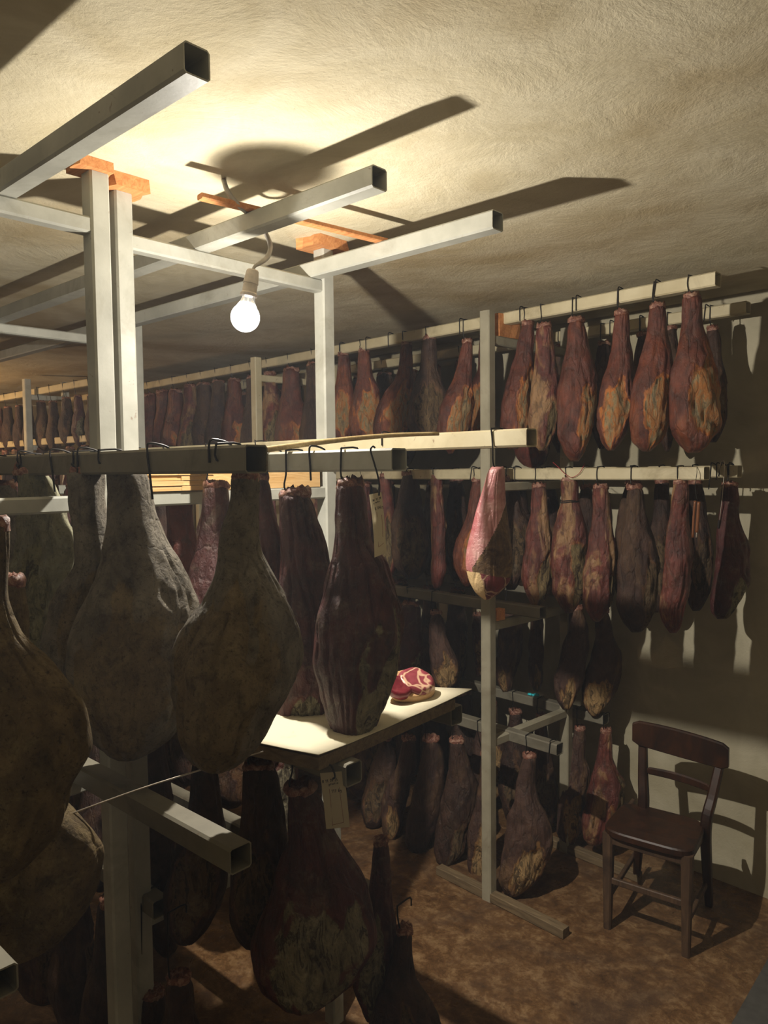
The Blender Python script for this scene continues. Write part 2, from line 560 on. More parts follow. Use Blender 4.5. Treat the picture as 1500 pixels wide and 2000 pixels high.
def make_bulb():
    e = empty('light_bulb', LB, 'bare clear glass light bulb glowing white below its pale ceramic socket', 'light bulb')
    ax = (at(497, 533, 1.968) - at(477, 657, 1.968)).normalized()
    q = Z.rotation_difference(ax)
    r = 0.037
    prof = [(0.0005, -0.037)]
    for k in range(1, 15):
        a = -90 + k * 9.6
        prof.append((r * math.cos(math.radians(a)), r * math.sin(math.radians(a))))
    prof += [(0.024, 0.031), (0.019, 0.040), (0.0165, 0.048), (0.016, 0.056)]
    vs, fs = lathe_vf(prof)
    t = NT('glowing_clear_glass')
    for x in list(t.t.nodes):
        if x.type == 'BSDF_PRINCIPLED': t.t.nodes.remove(x)
    tr = t.n('ShaderNodeBsdfTransparent'); gl = t.n('ShaderNodeBsdfGlossy'); em = t.n('ShaderNodeEmission')
    gl.inputs['Roughness'].default_value = 0.05
    em.inputs['Color'].default_value = (1, 0.97, 0.93, 1); em.inputs['Strength'].default_value = 5.0
    fr = t.n('ShaderNodeFresnel'); fr.inputs[0].default_value = 1.45
    m1 = t.n('ShaderNodeMixShader'); m2 = t.n('ShaderNodeAddShader')
    t.l(fr.outputs[0], m1.inputs[0]); t.l(tr.outputs[0], m1.inputs[1]); t.l(gl.outputs[0], m1.inputs[2])
    # the haze of glow thins out towards the neck of the bulb
    tc = t.n('ShaderNodeTexCoord'); sx = t.n('ShaderNodeSeparateXYZ')
    t.l(tc.outputs['Object'], sx.inputs[0])
    g = t.mask(sx.outputs['Z'], 0.040, 0.022, 4.0)
    ad = t.math('ADD', g, 0.25)
    t.l(ad, em.inputs['Strength'])
    t.l(m1.outputs[0], m2.inputs[0]); t.l(em.outputs[0], m2.inputs[1]); t.l(m2.outputs[0], t.out.inputs['Surface'])
    gl_o = mesh_obj('glass', vs, fs, t.m, e, smooth=True)
    gl_o.rotation_mode = 'QUATERNION'; gl_o.rotation_quaternion = q
    # filament stem
    ft = NT('filament'); ft.p.inputs['Emission Color'].default_value = (1, .9, .7, 1); ft.p.inputs['Emission Strength'].default_value = 30
    P = [ax * 0.012 + Rh * 0.010, ax * 0.006 + Rh * 0.005, ax * 0.008, ax * 0.006 - Rh * 0.005, ax * 0.012 - Rh * 0.010]
    rod('filament', P, 0.0007, ft.m, e, seg=6)
    rod('stem', [ax * 0.05, ax * 0.014], 0.002, M['socket'], e, seg=6)
    vs, fs = lathe_vf([(0.001, 0.054), (0.0215, 0.054), (0.0225, 0.060), (0.0185, 0.064), (0.018, 0.085), (0.0195, 0.086), (0.0155, 0.118), (0.013, 0.121), (0.001, 0.122)])
    so = mesh_obj('socket', vs, fs, M['socket'], e, smooth=False)
    so.rotation_mode = 'QUATERNION'; so.rotation_quaternion = q
    top = LB + ax * 0.12
    P = [top, at(498, 520, 1.97), at(509, 513, 1.985), at(523, 501, 2.03), at(528, 480, 2.08), at(520, 458, 2.11), at(507, 440, 2.11),
         at(488, 420, 2.06), at(468, 403, 2.0), at(452, 385, 1.985), at(442, 368, 1.985), onz(437, 352, CEIL)]
    rod('cable', P, [0.004, 0.0042, 0.0065, 0.0065, 0.0065, 0.0065, 0.0065, 0.0065, 0.0065, 0.0065], M['cable'], e, seg=10, off=LB)
    li = bpy.data.lights.new('bulb_light', 'POINT')
    li.shadow_soft_size = 0.014
    li.energy = 1.0
    li.use_nodes = True
    nt = li.node_tree
    em = nt.nodes['Emission']
    fo = nt.nodes.new('ShaderNodeLightFalloff')
    fo.inputs['Strength'].default_value = BULB_POWER
    fo.inputs['Smooth'].default_value = 0.5
    s1 = nt.nodes.new('ShaderNodeMath'); s1.operation = 'ADD'
    s2 = nt.nodes.new('ShaderNodeMath'); s2.operation = 'MULTIPLY'; s2.inputs[1].default_value = 0.6
    nt.links.new(fo.outputs['Linear'], s1.inputs[0]); nt.links.new(fo.outputs['Quadratic'], s1.inputs[1])
    nt.links.new(s1.outputs[0], s2.inputs[0]); nt.links.new(s2.outputs[0], em.inputs['Strength'])
    em.inputs['Color'].default_value = BULB_COLOR + (1,)
    lo = bpy.data.objects.new('bulb_light', li)
    COL.objects.link(lo); lo.parent = e
    lo.location = ax * -0.020
    return e


make_bulb()


def far_bulb(p):
    e = empty('light_bulb', p, 'distant warm light bulb behind the far rack at the left', 'light bulb')
    vs, fs = lathe_vf([(0.001, -0.03)] + [(0.03 * math.cos(math.radians(a)), 0.03 * math.sin(math.radians(a))) for a in range(-80, 50, 10)] + [(0.015, 0.045)], 16)
    ft = NT('warm_glow_glass'); ft.p.inputs['Emission Color'].default_value = FAR_COLOR + (1,); ft.p.inputs['Emission Strength'].default_value = 8
    mesh_obj('glass', vs, fs, ft.m, e, smooth=True)
    rod('cable', [p + Z * 0.045, Vector((p.x, p.y, CEIL))], 0.005, M['cable'], e, smoothn=1, off=p)
    li = bpy.data.lights.new('far_light', 'POINT'); li.shadow_soft_size = 0.03; li.energy = FAR_POWER; li.color = FAR_COLOR
    lo = bpy.data.objects.new('far_light', li); COL.objects.link(lo); lo.parent = e; lo.location = (0, 0, -0.04)


far_bulb(Vector((-6.6, 1.35, CAMZ + 0.42)))


# ------------------------------------------------------------------ racks: frames and rails
class Rail:
    """near end corner: x of end, front face position, top height; local axes ax (away), an (behind)"""
    def __init__(s, P, ax, an, w, h, L):
        s.P, s.ax, s.an, s.w, s.h, s.L = P, ax, an, w, h, L
        s.used = []

    def plane(s, extra=0.0):
        return s.P + s.an * (s.w / 2 + extra), s.an


def rail(P, ax, an, w, L, mat, label, group=None, h=None, th=0.0028, drop=0.0):
    """P = near, front, top corner"""
    h = h or w
    a = P + an * (w / 2) - Z * (h / 2)
    b = a + ax * L - Z * drop
    o = tube('hanging_rail', a, b, w, mat, None, th, h=h)
    tag(o, label, 'rail', group)
    return Rail(P, ax, an, w, h, L)


ZT = CAMZ + 0.675           # top face of ceiling rails
T = {}
def corner(px, py, z): return onz(px, py, CAMZ + z)
MX, MX3 = -XW, -X3

T['A'] = rail(Vector((*corner(358.4, 140.2, .625).xy, ZT)), MX, YW, 0.05, 6.3, M['paint'], 'square white rail under the ceiling, end nearest the top left corner', 'rails under the ceiling')
T['B'] = rail(Vector((*corner(726.2, 364.8, .625).xy, ZT)), MX, YW, 0.05, 6.3, M['paint'], 'square white rail under the ceiling directly above the light bulb', 'rails under the ceiling')
T['C'] = rail(Vector((*corner(961.6, 445.9, .625).xy, ZT)), MX, YW, 0.05, 6.3, M['paint'], 'square white rail under the ceiling on the right of the light bulb', 'rails under the ceiling')
p = corner(477.6, 868, .0465)
T['H1'] = rail(p, MX, YW, 0.05, 6.2, M['paint_shade'], 'grey rail in front at eye level with the largest grey hams', 'rails at eye level')
p = corner(764, 874.7, .047)
T['H2'] = rail(p, MX, YW, 0.05, 6.2, M['paint'], 'white rail at eye level holding the maroon ham with paper tag', 'rails at eye level')
p = at(1028, 836, 1.94)
T['H3'] = rail(p, MX, YW, 0.05, 6.2, M['paint_cream'], 'brightly lit cream rail at eye level holding the fresh pink ham', 'rails at eye level', h=0.047)
p = Vector((-1.30, 0.41, CAMZ + 0.01))
T['H0'] = rail(p, MX, YW, 0.05, 5.5, M['paint_shade'], 'grey rail at eye level past the left edge above the nearest ham', 'rails at eye level')
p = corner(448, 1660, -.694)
T['J'] = rail(p, MX, YW, 0.05, 5.5, M['paint_shade'], 'bare square tube rail with open end below the big grey hams', 'lower rails', h=0.05)
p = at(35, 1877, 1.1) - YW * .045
T['K'] = rail(p, MX, YW, 0.045, 5.5, M['paint_shade'], 'dark rail end cut off by the left edge near the bottom', 'lower rails')
T['L'] = rail(Vector((-1.15, 1.12, CAMZ - 0.632)), MX, YW, 0.05, 5.5, M['paint_shade'], 'dark rail under the front corner of the white board', 'lower rails')
T['L2'] = rail(Vector((-1.22, 1.58, CAMZ - 0.632)), MX, YW, 0.05, 5.5, M['paint_shade'], 'dark rail under the back corner of the white board', 'lower rails')
T['Q'] = rail(at(732, 1748, 2.0), MX, YW, 0.05, 5.0, M['paint_shade'], 'lowest dark rail end sticking out right of the round ham', 'lower rails')
T['Q2'] = rail(at(732, 1748, 2.0) - YW * 0.42 - XW * .42, MX, YW, 0.05, 5.0, M['paint_shade'], 'lowest dark rail hidden behind the round ham', 'lower rails')

UF = corner(1396.7, 529.3, .68)
T['UF'] = rail(UF, MX3, Y3, 0.05, 5.8, M['paint_cream'], 'cream front rail of the right rack just under the ceiling', 'rails of the right rack')
T['UB'] = rail(corner(1456.7, 587, .675), MX3, Y3, 0.05, 5.8, M['paint_cream'], 'cream back rail of the right rack just under the ceiling', 'rails of the right rack')
T['MF'] = rail(at(1375, 911.5, 2.85), MX3, Y3, 0.05, 5.6, M['paint_cream'], 'cream front rail of the right rack at eye level', 'rails of the right rack')
T['MB'] = rail(at(1440, 909, 3.15), MX3, Y3, 0.05, 5.6, M['paint_cream'], 'cream back rail of the right rack at eye level', 'rails of the right rack')
p3f = T['UF'].P.dot(Y3) + 0.03
def rack3(px, py, n, z=None):
    v = ray(px, py)
    return CAM + v * (n / v.dot(Y3))
q = rack3(1054, 1187, p3f)
T['TF'] = rail(q, MX3, Y3, 0.05, 5.3, M['paint_shade'], 'dull front rail of the right rack below the eye level hams', 'rails of the right rack')
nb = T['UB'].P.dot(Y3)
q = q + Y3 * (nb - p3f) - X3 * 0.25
T['TB'] = rail(q, MX3, Y3, 0.05, 5.3, M['paint_shade'], 'dull back rail of the right rack hidden behind the lower hams', 'rails of the right rack')
T['BF'] = rail(rack3(1087, 1455, p3f), MX3, Y3, 0.05, 5.3, M['paint_shade'], 'lowest front rail of the right rack ending above the floor ham', 'rails of the right rack')
T['BB'] = rail(rack3(1178, 1397, nb), MX3, Y3, 0.05, 5.3, M['paint_shade'], 'lowest back rail of the right rack ending beside the chair', 'rails of the right rack')


def frame(X, Y0, Y1, ax, ay, ztop, bars, label, group, w=0.05, mat=None, foot=False, post2=True, org=Vector((0, 0, 0))):
    """welded ladder frame: two posts at Y0 and Y1 (centres) joined by crossbars at the given top heights"""
    mat = mat or M['paint']
    b = org + ax * X + ay * Y0
    e = empty('rack_frame', b, label, 'rack frame', group)
    tube('post', b, b + Z * ztop, w, mat, e, off=b)
    if post2:
        b2 = org + ax * X + ay * Y1
        tube('post', b2, b2 + Z * ztop, w, mat, e, off=b)
    for z in bars:
        p = org + ax * X + ay * (Y0 + w / 2) + Z * (z - 0.02)
        p2 = org + ax * X + ay * (Y1 - w / 2) + Z * (z - 0.02)
        tube('crossbar', p, p2, 0.04, mat, e, off=b)
    return e


zc = CAMZ
# double posts in the middle left: rack 1 on the near side, rack 2 on the far side
FX = -1.878
frame(FX + .055, 0.35, 0.941, XW, YW, zc + .735, [zc + .625, zc - .055, zc - .75, zc - 1.45], 'white rack frame left of the twin posts reaching the ceiling', 'rack frames of the left racks')
frame(FX, 1.034, 1.759, XW, YW, zc + .725, [zc + .625, zc - .052, zc - .69, zc - 1.21], 'white rack frame with the crossbar passing behind the light bulb', 'rack frames of the left racks')
for x, dy in ((-3.35, .15), (-5.2, .1)):
    frame(x, 1.034 + dy, 1.759 + dy, XW, YW, zc + .725, [zc + .625, zc - .052], 'white rack frame further back behind the twin posts' if x > -4 else 'far white rack frame at the back of the left racks', 'rack frames of the left racks')
# right rack
P4 = onz(957, 1764, 0)
e4 = frame(0, 0.025, nb - P4.dot(Y3) - 0.03, X3, Y3, zc + .675, [zc + .575, zc - .06, zc - .67, zc - 1.19], 'cream rack frame standing on the floor in front of the right rack', 'rack frames of the right rack', mat=M['paint_mid'], org=P4 - X3 * 0.025)
b4 = P4 - X3 * .025 + Y3 * .025
for k, (l0, l1, yy) in enumerate(((-.2, .42, 0.0), (-.3, .62, nb - P4.dot(Y3) - 0.055))):
    bb = b4 + Y3 * yy
    bar('foot', bb - X3 * .30 + Z * .021, bb + X3 * .40 + Z * .021, 0.045, 0.04, M['dirtywood'], e4, off=b4)
for x in (-1.75, -3.5):
    frame(x, 0.025, nb - P4.dot(Y3) - 0.03, X3, Y3, zc + .675, [zc + .575, zc - .06, zc - .67, zc - 1.19], 'cream rack frame deeper in the right rack, second from the front' if x > -2 else 'cream rack frame deepest in the right rack', 'rack frames of the right rack', mat=M['paint_cream'], org=P4 - X3 * 0.025)


# wooden wedges and boards
def rough_block(name, c, ax, ay, hx, hy, hz, mat, label, cat='wooden wedge', seed=0):
    """slightly irregular hand-sawn block"""
    r = random.Random(seed)
    n = 5
    vs, fs = [], []
    prof = []
    for i in range(n):
        x = -hx + 2 * hx * i / (n - 1)
        j = lambda s: (r.random() - .5) * s
        prof.append([(x + j(hx * .12), -hy + j(hy * .3), -hz), (x, hy + j(hy * .3), -hz), (x, hy * .92 + j(hy * .3), hz), (x + j(hx * .12), -hy * .9 + j(hy * .3), hz)])
    for ring in prof:
        for x, y, z in ring: vs.append(ax * x + ay * y + Z * z)
    for i in range(n - 1):
        for k in range(4):
            j = (k + 1) % 4
            fs.append((i * 4 + k, (i + 1) * 4 + k, (i + 1) * 4 + j, i * 4 + j))
    fs.append((0, 1, 2, 3)); fs.append(tuple((n - 1) * 4 + k for k in (3, 2, 1, 0)))
    return tag(mesh_obj(name, vs, fs, mat, loc=c), label, cat)


def wedge_at(x, y, z0, label, sx=.05, sy=.045, seed=0):
    h = (CEIL - z0) / 2
    return rough_block('wooden_wedge', Vector((x, y, z0 + h)), XW, YW, sx, sy, h - .0005, M['wedge'], label, seed=seed)


wedge_at(FX + .055, .93, zc + .735, 'orange raw wood wedge on top of the left twin post', .042, .046, 1)
wedge_at(FX + .005, 1.04, zc + .725, 'orange raw wood wedge on top of the right twin post', .055, .05, 2)
wedge_at(FX, 1.755, zc + .725, 'orange raw wood wedge on the white post right of the bulb', .05, .07, 3)
a, b = Vector((-1.64, 1.12, zc + .683)), Vector((-1.565, 1.72, zc + .683))
tag(bar('wooden_lath', a, b, .028, .014, M['wedge']), 'thin orange wooden lath lying across two ceiling rails above the bulb', 'lath')
rough_block('wooden_board', Vector((FX, 1.50, zc - .0005)), YW, XW, .21, .02, .052, M['board'], 'bright upright board on the crossbar behind the eye level rails', 'board', 4)
for k, (y, hh) in enumerate(((1.10, .02), (1.075, .017))):
    pass


def slat_block(c, label, seed):
    e = empty('wooden_shim', c, label, 'wooden shim')
    r = random.Random(seed)
    for k in range(4):
        vs, fs = box_vf(Vector((r.uniform(-.004, .004), r.uniform(-.006, .006), -.022 + .0145 * k)), YW, XW, Z, .055 + r.uniform(-.006, .006), .024, .0066)
        mesh_obj('splinter', vs, fs, M['board'], e)
    return e


slat_block(Vector((FX, 1.125, zc - .052 + .029)), 'stacked straw coloured wood splints on the crossbar left of the board', 5)
slat_block(Vector((FX, 1.235, zc - .052 + .029)), 'stacked straw coloured wood splints touching the upright board', 6)
q = P4 + Y3 * .16 - X3 * .025 + Z * (zc + .625)
rough_block('wooden_board', Vector((q.x, q.y, zc + .625)), Y3, X3, .075, .018, .0495, M['wedge'], 'orange board on the crossbar at the top of the right rack', 'board', 7)
q = P4 + Y3 * .09 - X3 * .025
rough_block('wooden_wedge', Vector((q.x, q.y, zc - .645)), Y3, X3, .03, .02, .0245, M['wedge'], 'small orange wood block beside the right rack post at knee height', 'wooden wedge', 8)

# wooden stick lying on top of the rails
pts = [onz(505, 878, zc + .1), at(600, 868, 1.9), at(690, 857, 1.95), at(760, 851, 1.97), at(858, 846, 1.99)]
pts = [at(505, 880, 1.80), at(600, 867, 1.9), at(690, 856.5, 1.955), at(770, 850, 1.99), at(857, 847, 2.02)]
tag(rod('wooden_stick', pts, [0.0075, 0.007, 0.0065, 0.006, 0.005], M['stick'], seg=10), 'long pale peeled stick lying along the lit cream rail', 'stick')


# ------------------------------------------------------------------ hams
def smooth(a, b, x):
    t = np.clip((x - a) / (b - a), 0, 1)
    return t * t * (3 - 2 * t)


def nz(x, y, z):
    return noise.noise(Vector((x, y, z)))


def ham_mesh(name, cz, cx, hw, hb, mat, seed, rings, segs, fc=-90, fr=1.0, tc=0.66, tr=0.26, special=False, big=False, calm=1.0):
    """cz: ring heights (top to bottom, local), cx: ring centre offsets, hw: half widths, hb: half depths"""
    n = rings
    sd = seed * 7.31
    verts, fl, extra = [], [], []
    top, bot = cz[0], cz[-1]
    maxw = max(hw)
    phis = [2 * math.pi * k / segs for k in range(segs)]
    f0 = math.radians(fc)
    amp = 0.011 if big else 0.008
    for i in range(n):
        t = (top - cz[i]) / (top - bot)
        sc = min(1, hw[i] / maxw * 1.3)
        for ph in phis:
            c, s = math.cos(ph), math.sin(ph)
            dphi = (ph - f0 + math.pi) % (2 * math.pi) - math.pi
            wob = nz(2.2 * c + sd, 2.2 * s, 5 * t) * .5 + nz(5 * c + sd, 5 * s, 11 * t) * .22
            r = math.sqrt((dphi / fr) ** 2 + ((t - tc) / tr) ** 2) + wob
            m_ = 1 - smooth(.72, 1.1, r)
            ridge = math.exp(-((r - 1.05) / .1) ** 2)
            x, y = c * hw[i], s * hb[i]
            # surface relief
            k1 = nz(x * 14 + sd, y * 14, cz[i] * 9)
            k2 = nz(x * 38 + sd, y * 38, cz[i] * 20 + 5)
            k3 = nz(x * 85, y * 85 + sd, cz[i] * 30)
            k4 = abs(nz(c * 3.2 + sd, s * 3.2 + 3, t * 2.2))        # lengthwise folds
            d = amp * (1.1 * k1 + .5 * k2) * sc + .0022 * k3 * (0.5 + m_) + ridge * .0035 * sc - m_ * .006 * sc
            d -= (1 - smooth(0, .14, k4)) * .0065 * sc
            # lumps inside the open face
            d += m_ * .006 * nz(x * 26 + sd, y * 26 + 9, cz[i] * 16) * sc
            L = math.hypot(c / hw[i], s / hb[i]) if hw[i] > 0 else 1
            nx, ny = c, s
            d *= calm
            verts.append((cx[i] + x + nx * d, y + ny * d, cz[i]))
            fl.append(m_)
            if special: extra.append((t, c, s))
    faces = []
    for i in range(n - 1):
        for k in range(segs):
            j = (k + 1) % segs
            faces.append((i * segs + k, (i + 1) * segs + k, (i + 1) * segs + j, i * segs + j))
    faces.append(tuple(range(segs)))
    faces.append(tuple(reversed(range((n - 1) * segs, n * segs))))
    me = bpy.data.meshes.new(name)
    me.from_pydata(verts, [], faces)
    me.materials.append(mat)
    me.polygons.foreach_set('use_smooth', [True] * len(faces))
    a = me.attributes.new('flesh', 'FLOAT', 'POINT')
    a.data.foreach_set('value', fl)
    if special:
        for nm, fn in special.items():
            a = me.attributes.new(nm, 'FLOAT', 'POINT')
            a.data.foreach_set('value', [fn(*e) for e in extra])
    me.update()
    return me


def stump_mesh(rx, ry, seed, h=0.012):
    """crumpled dried shank end"""
    segs, vs, fs = 20, [], []
    sd = seed * 3.7
    rings = [(1.0, -0.014), (1.06, -0.004), (1.0, 0.004), (.82, .009), (.55, .006), (.25, .010)]
    for i, (r, z) in enumerate(rings):
        for k in range(segs):
            a = 2 * math.pi * k / segs
            c, s = math.cos(a), math.sin(a)
            q = 1 + .22 * nz(c * 2 + sd, s * 2, i * .6)
            zz = z + (h * nz(c * 3 + sd, s * 3, i + 4) if i > 1 else 0)
            vs.append(Vector((rx * r * q * c, ry * r * q * s, zz)))
    vs.append(Vector((0, 0, .006)))
    for i in range(len(rings) - 1):
        for k in range(segs):
            j = (k + 1) % segs
            fs.append((i * segs + k, i * segs + j, (i + 1) * segs + j, (i + 1) * segs + k))
    L = (len(rings) - 1) * segs
    for k in range(segs):
        fs.append((L + k, L + (k + 1) % segs, len(vs) - 1))
    return vs, fs


ROT = math.atan2(Rh.y, Rh.x)


def resample(Y, L, R, rings):
    """smooth the traced left/right edges along the height and densify towards both ends"""
    Y = np.array(Y, float); L = np.array(L, float); R = np.array(R, float)
    def pchip(x, y, xq):
        h = np.diff(x); dl = np.diff(y) / h
        mth = np.zeros(len(x))
        for i in range(1, len(x) - 1):
            if dl[i - 1] * dl[i] > 0:
                w1, w2 = 2 * h[i] + h[i - 1], h[i] + 2 * h[i - 1]
                mth[i] = (w1 + w2) / (w1 / dl[i - 1] + w2 / dl[i])
        mth[0], mth[-1] = dl[0], dl[-1]
        k = np.clip(np.searchsorted(x, xq) - 1, 0, len(x) - 2)
        t = (xq - x[k]) / h[k]
        return ((1 + 2 * t) * (1 - t) ** 2 * y[k] + t * (1 - t) ** 2 * h[k] * mth[k] + t * t * (3 - 2 * t) * y[k + 1] + t * t * (t - 1) * h[k] * mth[k + 1])
    u = np.linspace(0, 1, rings)
    u = u - 0.10 * np.sin(2 * np.pi * u) / (2 * np.pi) * 1.0
    yq = Y[0] + (Y[-1] - Y[0]) * u
    return yq, pchip(Y, L, yq), pchip(Y, R, yq)


def build_ham(outline, rl, style, label, short, off=0.0, d=None, thick=0.75, fc=-90, fr=1.0, tc=.66, tr=.26, rings=44, segs=36,
              seed=None, hook=True, special=None, mat=None, stump=True, group=None, big=False, deep=None, hook_at=None, calm=1.0):
    y0 = outline[0][0]
    xm = (outline[0][1] + outline[0][2]) / 2
    if d is None:
        P, n = rl.plane(off)
        top = onv(xm, y0, P, n)
        d = (top - CAM).dot(Fh)
    else:
        top = at(xm, y0, d)
    ys, L, R = resample([o[0] for o in outline], [o[1] for o in outline], [o[2] for o in outline], rings)
    cz, cx, hw = [], [], []
    for y, l, r in zip(ys, L, R):
        pl, pr = at(l, y, d), at(r, y, d)
        mdl = (pl + pr) / 2 - top
        cz.append(mdl.z); cx.append(mdl.dot(Rh)); hw.append(max((pr - pl).length / 2, .003))
    hw = np.array(hw)
    mx = hw.max()
    neck = hw[int(rings * .12)]
    t = np.linspace(0, 1, rings)
    # depth: round at the shank, flattened (or deepened) in the body
    body = (deep or mx * thick)
    k = smooth(.18, .62, t)
    prof = np.maximum(hw / mx, 0) ** .8
    hb = (neck * (1 - k) + body * k) * np.where(t < .35, 1.0, 1.0)
    endc = np.sqrt(np.clip(1 - ((t - .80) / .20).clip(0, 1) ** 2, 0, 1))
    hb = hb * np.where(t > .80, np.maximum(endc, .06), 1.0)
    capt = np.sqrt(np.clip(1 - ((.03 - t) / .03).clip(0, 1) ** 2, 0.25, 1))
    hb = hb * capt
    sd = seed if seed is not None else rnd.randint(1, 900)
    mt = mat or H[style]
    me = ham_mesh('cured_ham', cz, cx, list(hw), list(hb), mt, sd, rings, segs, fc, fr, tc, tr, special, big, calm)
    o = bpy.data.objects.new('cured_ham', me)
    COL.objects.link(o)
    o.location = top
    o.rotation_euler = (0, 0, ROT)
    tag(o, label, 'ham', group)
    if rl: rl.used.append((top - rl.P).dot(rl.ax))
    if stump:
        vs, fs = stump_mesh(neck * .86, neck * .86, sd, h=neck * .45)
        st = mesh_obj('shank_end', vs, fs, M['stump'], o, smooth=True, loc=Vector((0, 0, -.001)))
    if hook:
        make_hook(rl, top, neck, f'black wire hook holding the {short}', at_=hook_at)
    return o


def hook_path(rl, top, nk, x=None):
    """wire from inside the shank, up the front of the rail, over its top and a little down the back"""
    s = (top - rl.P).dot(rl.ax) if x is None else x
    f = rl.P + rl.ax * s - rl.an * .003
    bk = rl.P + rl.ax * s + rl.an * (rl.w + .003)
    fz, bz = f.z, bk.z
    r = rnd.uniform(-.006, .006)
    p = [top + Z * (-.012) - rl.an * (nk * .3), top + Z * .012 - rl.an * (nk * .8)]
    low = f - Z * (rl.h + .006) + rl.ax * r
    if top.z + .02 < low.z: p.append(low)
    p += [f - Z * (rl.h * .5) + rl.ax * (r * .6), f + Z * .001, f + Z * .0035 + rl.an * .004, bk + Z * .004 - rl.an * .004, bk - Z * .02]
    return p


def make_hook(rl, top, nk, label, group=None, at_=None):
    o = rod('meat_hook', hook_path(rl, top, nk, at_), .0022, M['wire'], seg=6, smoothn=3)
    return tag(o, label, 'hook', group)


def empty_hook(rl, px, py, label, drop=0.075, tilt=0.0):
    P, n = rl.P, rl.an
    c = onv(px, py, P, n)
    s = (c - P).dot(rl.ax)
    f = P + rl.ax * s - rl.an * .003
    bk = P + rl.ax * s + rl.an * (rl.w + .003)
    pts = [f - Z * drop + rl.ax * tilt, f - Z * drop * .5 + rl.ax * tilt * .5, f, f + Z * .012 + rl.an * .008, bk + Z * .004 - rl.an * .008, bk - Z * .018]
    return tag(rod('meat_hook', pts, .0024, M['wire'], seg=6, smoothn=3), label, 'hook')


# ------------------------------------------------------------------ hams: traced outlines (y, left, right)
G1 = 'large hams in the front row at the left'
G2 = 'hams on the top rails of the right rack'
G3 = 'hams on the eye level rails of the right rack'
G4 = 'hams on the third tier of the right rack'
G5 = 'hams on the lowest tier of the right rack'
G6 = 'hams below the white board'


def HM(short, label, outline, rl, style, group, **k):
    return build_ham(outline, T[rl] if rl else None, style, label, short, group=group, **k)


# --- front left
HM('nearest grey ham cut by the left edge', 'huge mouldy brown ham cut by the left edge, nearest to the camera',
   [(1018, -30, 8), (1030, -38, 16), (1080, -42, 17), (1150, -52, 14), (1200, -75, 24), (1234, -92, 40), (1283, -112, 87), (1346, -127, 133), (1412, -132, 166), (1465, -132, 174), (1540, -120, 143), (1613, -100, 117), (1665, -75, 78), (1705, -55, 40), (1725, -35, 0)],
   'H0', 'greybrown', G1, hook_at=.04, rings=100, segs=90, thick=.55, fc=-95, fr=1.25, tc=.72, tr=.30, big=True, seed=3)
HM('grey ham with green mould', 'grey ham with green mould and knobbly hip, upper left corner of front row',
   [(917, 45, 80), (925, 36, 88), (970, 36, 112), (1010, 37, 130), (1052, 34, 148), (1115, 20, 142), (1180, 12, 132), (1250, 10, 124), (1310, 18, 110), (1360, 34, 92), (1390, 55, 75)],
   'H1', 'mouldy', G1, rings=70, segs=60, thick=.6, fc=-110, fr=.9, tc=.55, big=True, seed=12)
HM('slanting grey brown ham', 'grey brown ham leaning left between the mouldy ham and the broad one',
   [(917, 145, 190), (925, 135, 204), (1000, 140, 208), (1090, 146, 222), (1150, 116, 235), (1213, 92, 240), (1280, 78, 240), (1350, 85, 230), (1400, 105, 210), (1440, 140, 180)],
   'H1', 'grey', G1, rings=70, segs=60, thick=.45, fc=-70, fr=.9, tc=.6, big=True, seed=21, off=.0)
HM('broad grey ham under the left rail', 'broad grey brown ham with wrinkled shank, third from left in front row',
   [(913, 222, 262), (922, 208, 280), (960, 209, 292), (1010, 210, 305), (1060, 205, 328), (1100, 198, 352), (1150, 175, 378), (1200, 155, 390), (1270, 140, 395), (1330, 134, 390), (1395, 157, 368), (1440, 190, 335), (1468, 225, 295), (1480, 252, 264)],
   'H1', 'grey', G1, rings=110, segs=100, thick=.82, off=.03, fc=-88, fr=1.05, tc=.70, tr=.30, big=True, seed=35)
HM('pear shaped pale grey ham', 'pear shaped pale grey ham with narrow shank in centre of front row',
   [(926, 462, 496), (932, 451, 507), (983, 448, 507), (1035, 432, 506), (1075, 427, 512), (1112, 420, 532), (1167, 402, 558), (1205, 375, 572), (1241, 350, 581), (1290, 340, 583), (1340, 341, 568), (1387, 347, 540), (1440, 364, 515), (1480, 392, 480), (1499, 424, 444)],
   'H1', 'grey', G1, rings=110, segs=100, thick=1.15, off=.035, fc=-92, fr=1.15, tc=.68, tr=.34, big=True, seed=44)
HM('dark ham behind the pear shaped one', 'dark brown ham half hidden behind the pear shaped grey one',
   [(930, 502, 518), (945, 497, 526), (1000, 500, 535), (1060, 500, 550), (1130, 500, 552), (1220, 490, 556), (1300, 495, 550), (1370, 510, 530)],
   'H2', 'maroon', G1, thick=.8, seed=51)
HM('ham with the lit crumpled shank', 'reddish ham with brightly lit crumpled shank behind the broad grey ham',
   [(954, 330, 366), (962, 322, 375), (1010, 325, 375), (1080, 325, 385), (1130, 320, 400), (1200, 315, 405), (1280, 330, 400), (1340, 350, 375)],
   'H2', 'brick', G1, thick=.7, fc=60, seed=62)
HM('smooth maroon ham in the gap', 'smooth maroon ham seen in the gap left of the pear shaped ham',
   [(945, 405, 440), (955, 397, 446), (1010, 394, 450), (1080, 380, 455), (1140, 365, 465), (1220, 350, 485), (1300, 350, 485), (1370, 400, 430)],
   'H2', 'maroon', G1, thick=1.1, fc=60, seed=63)
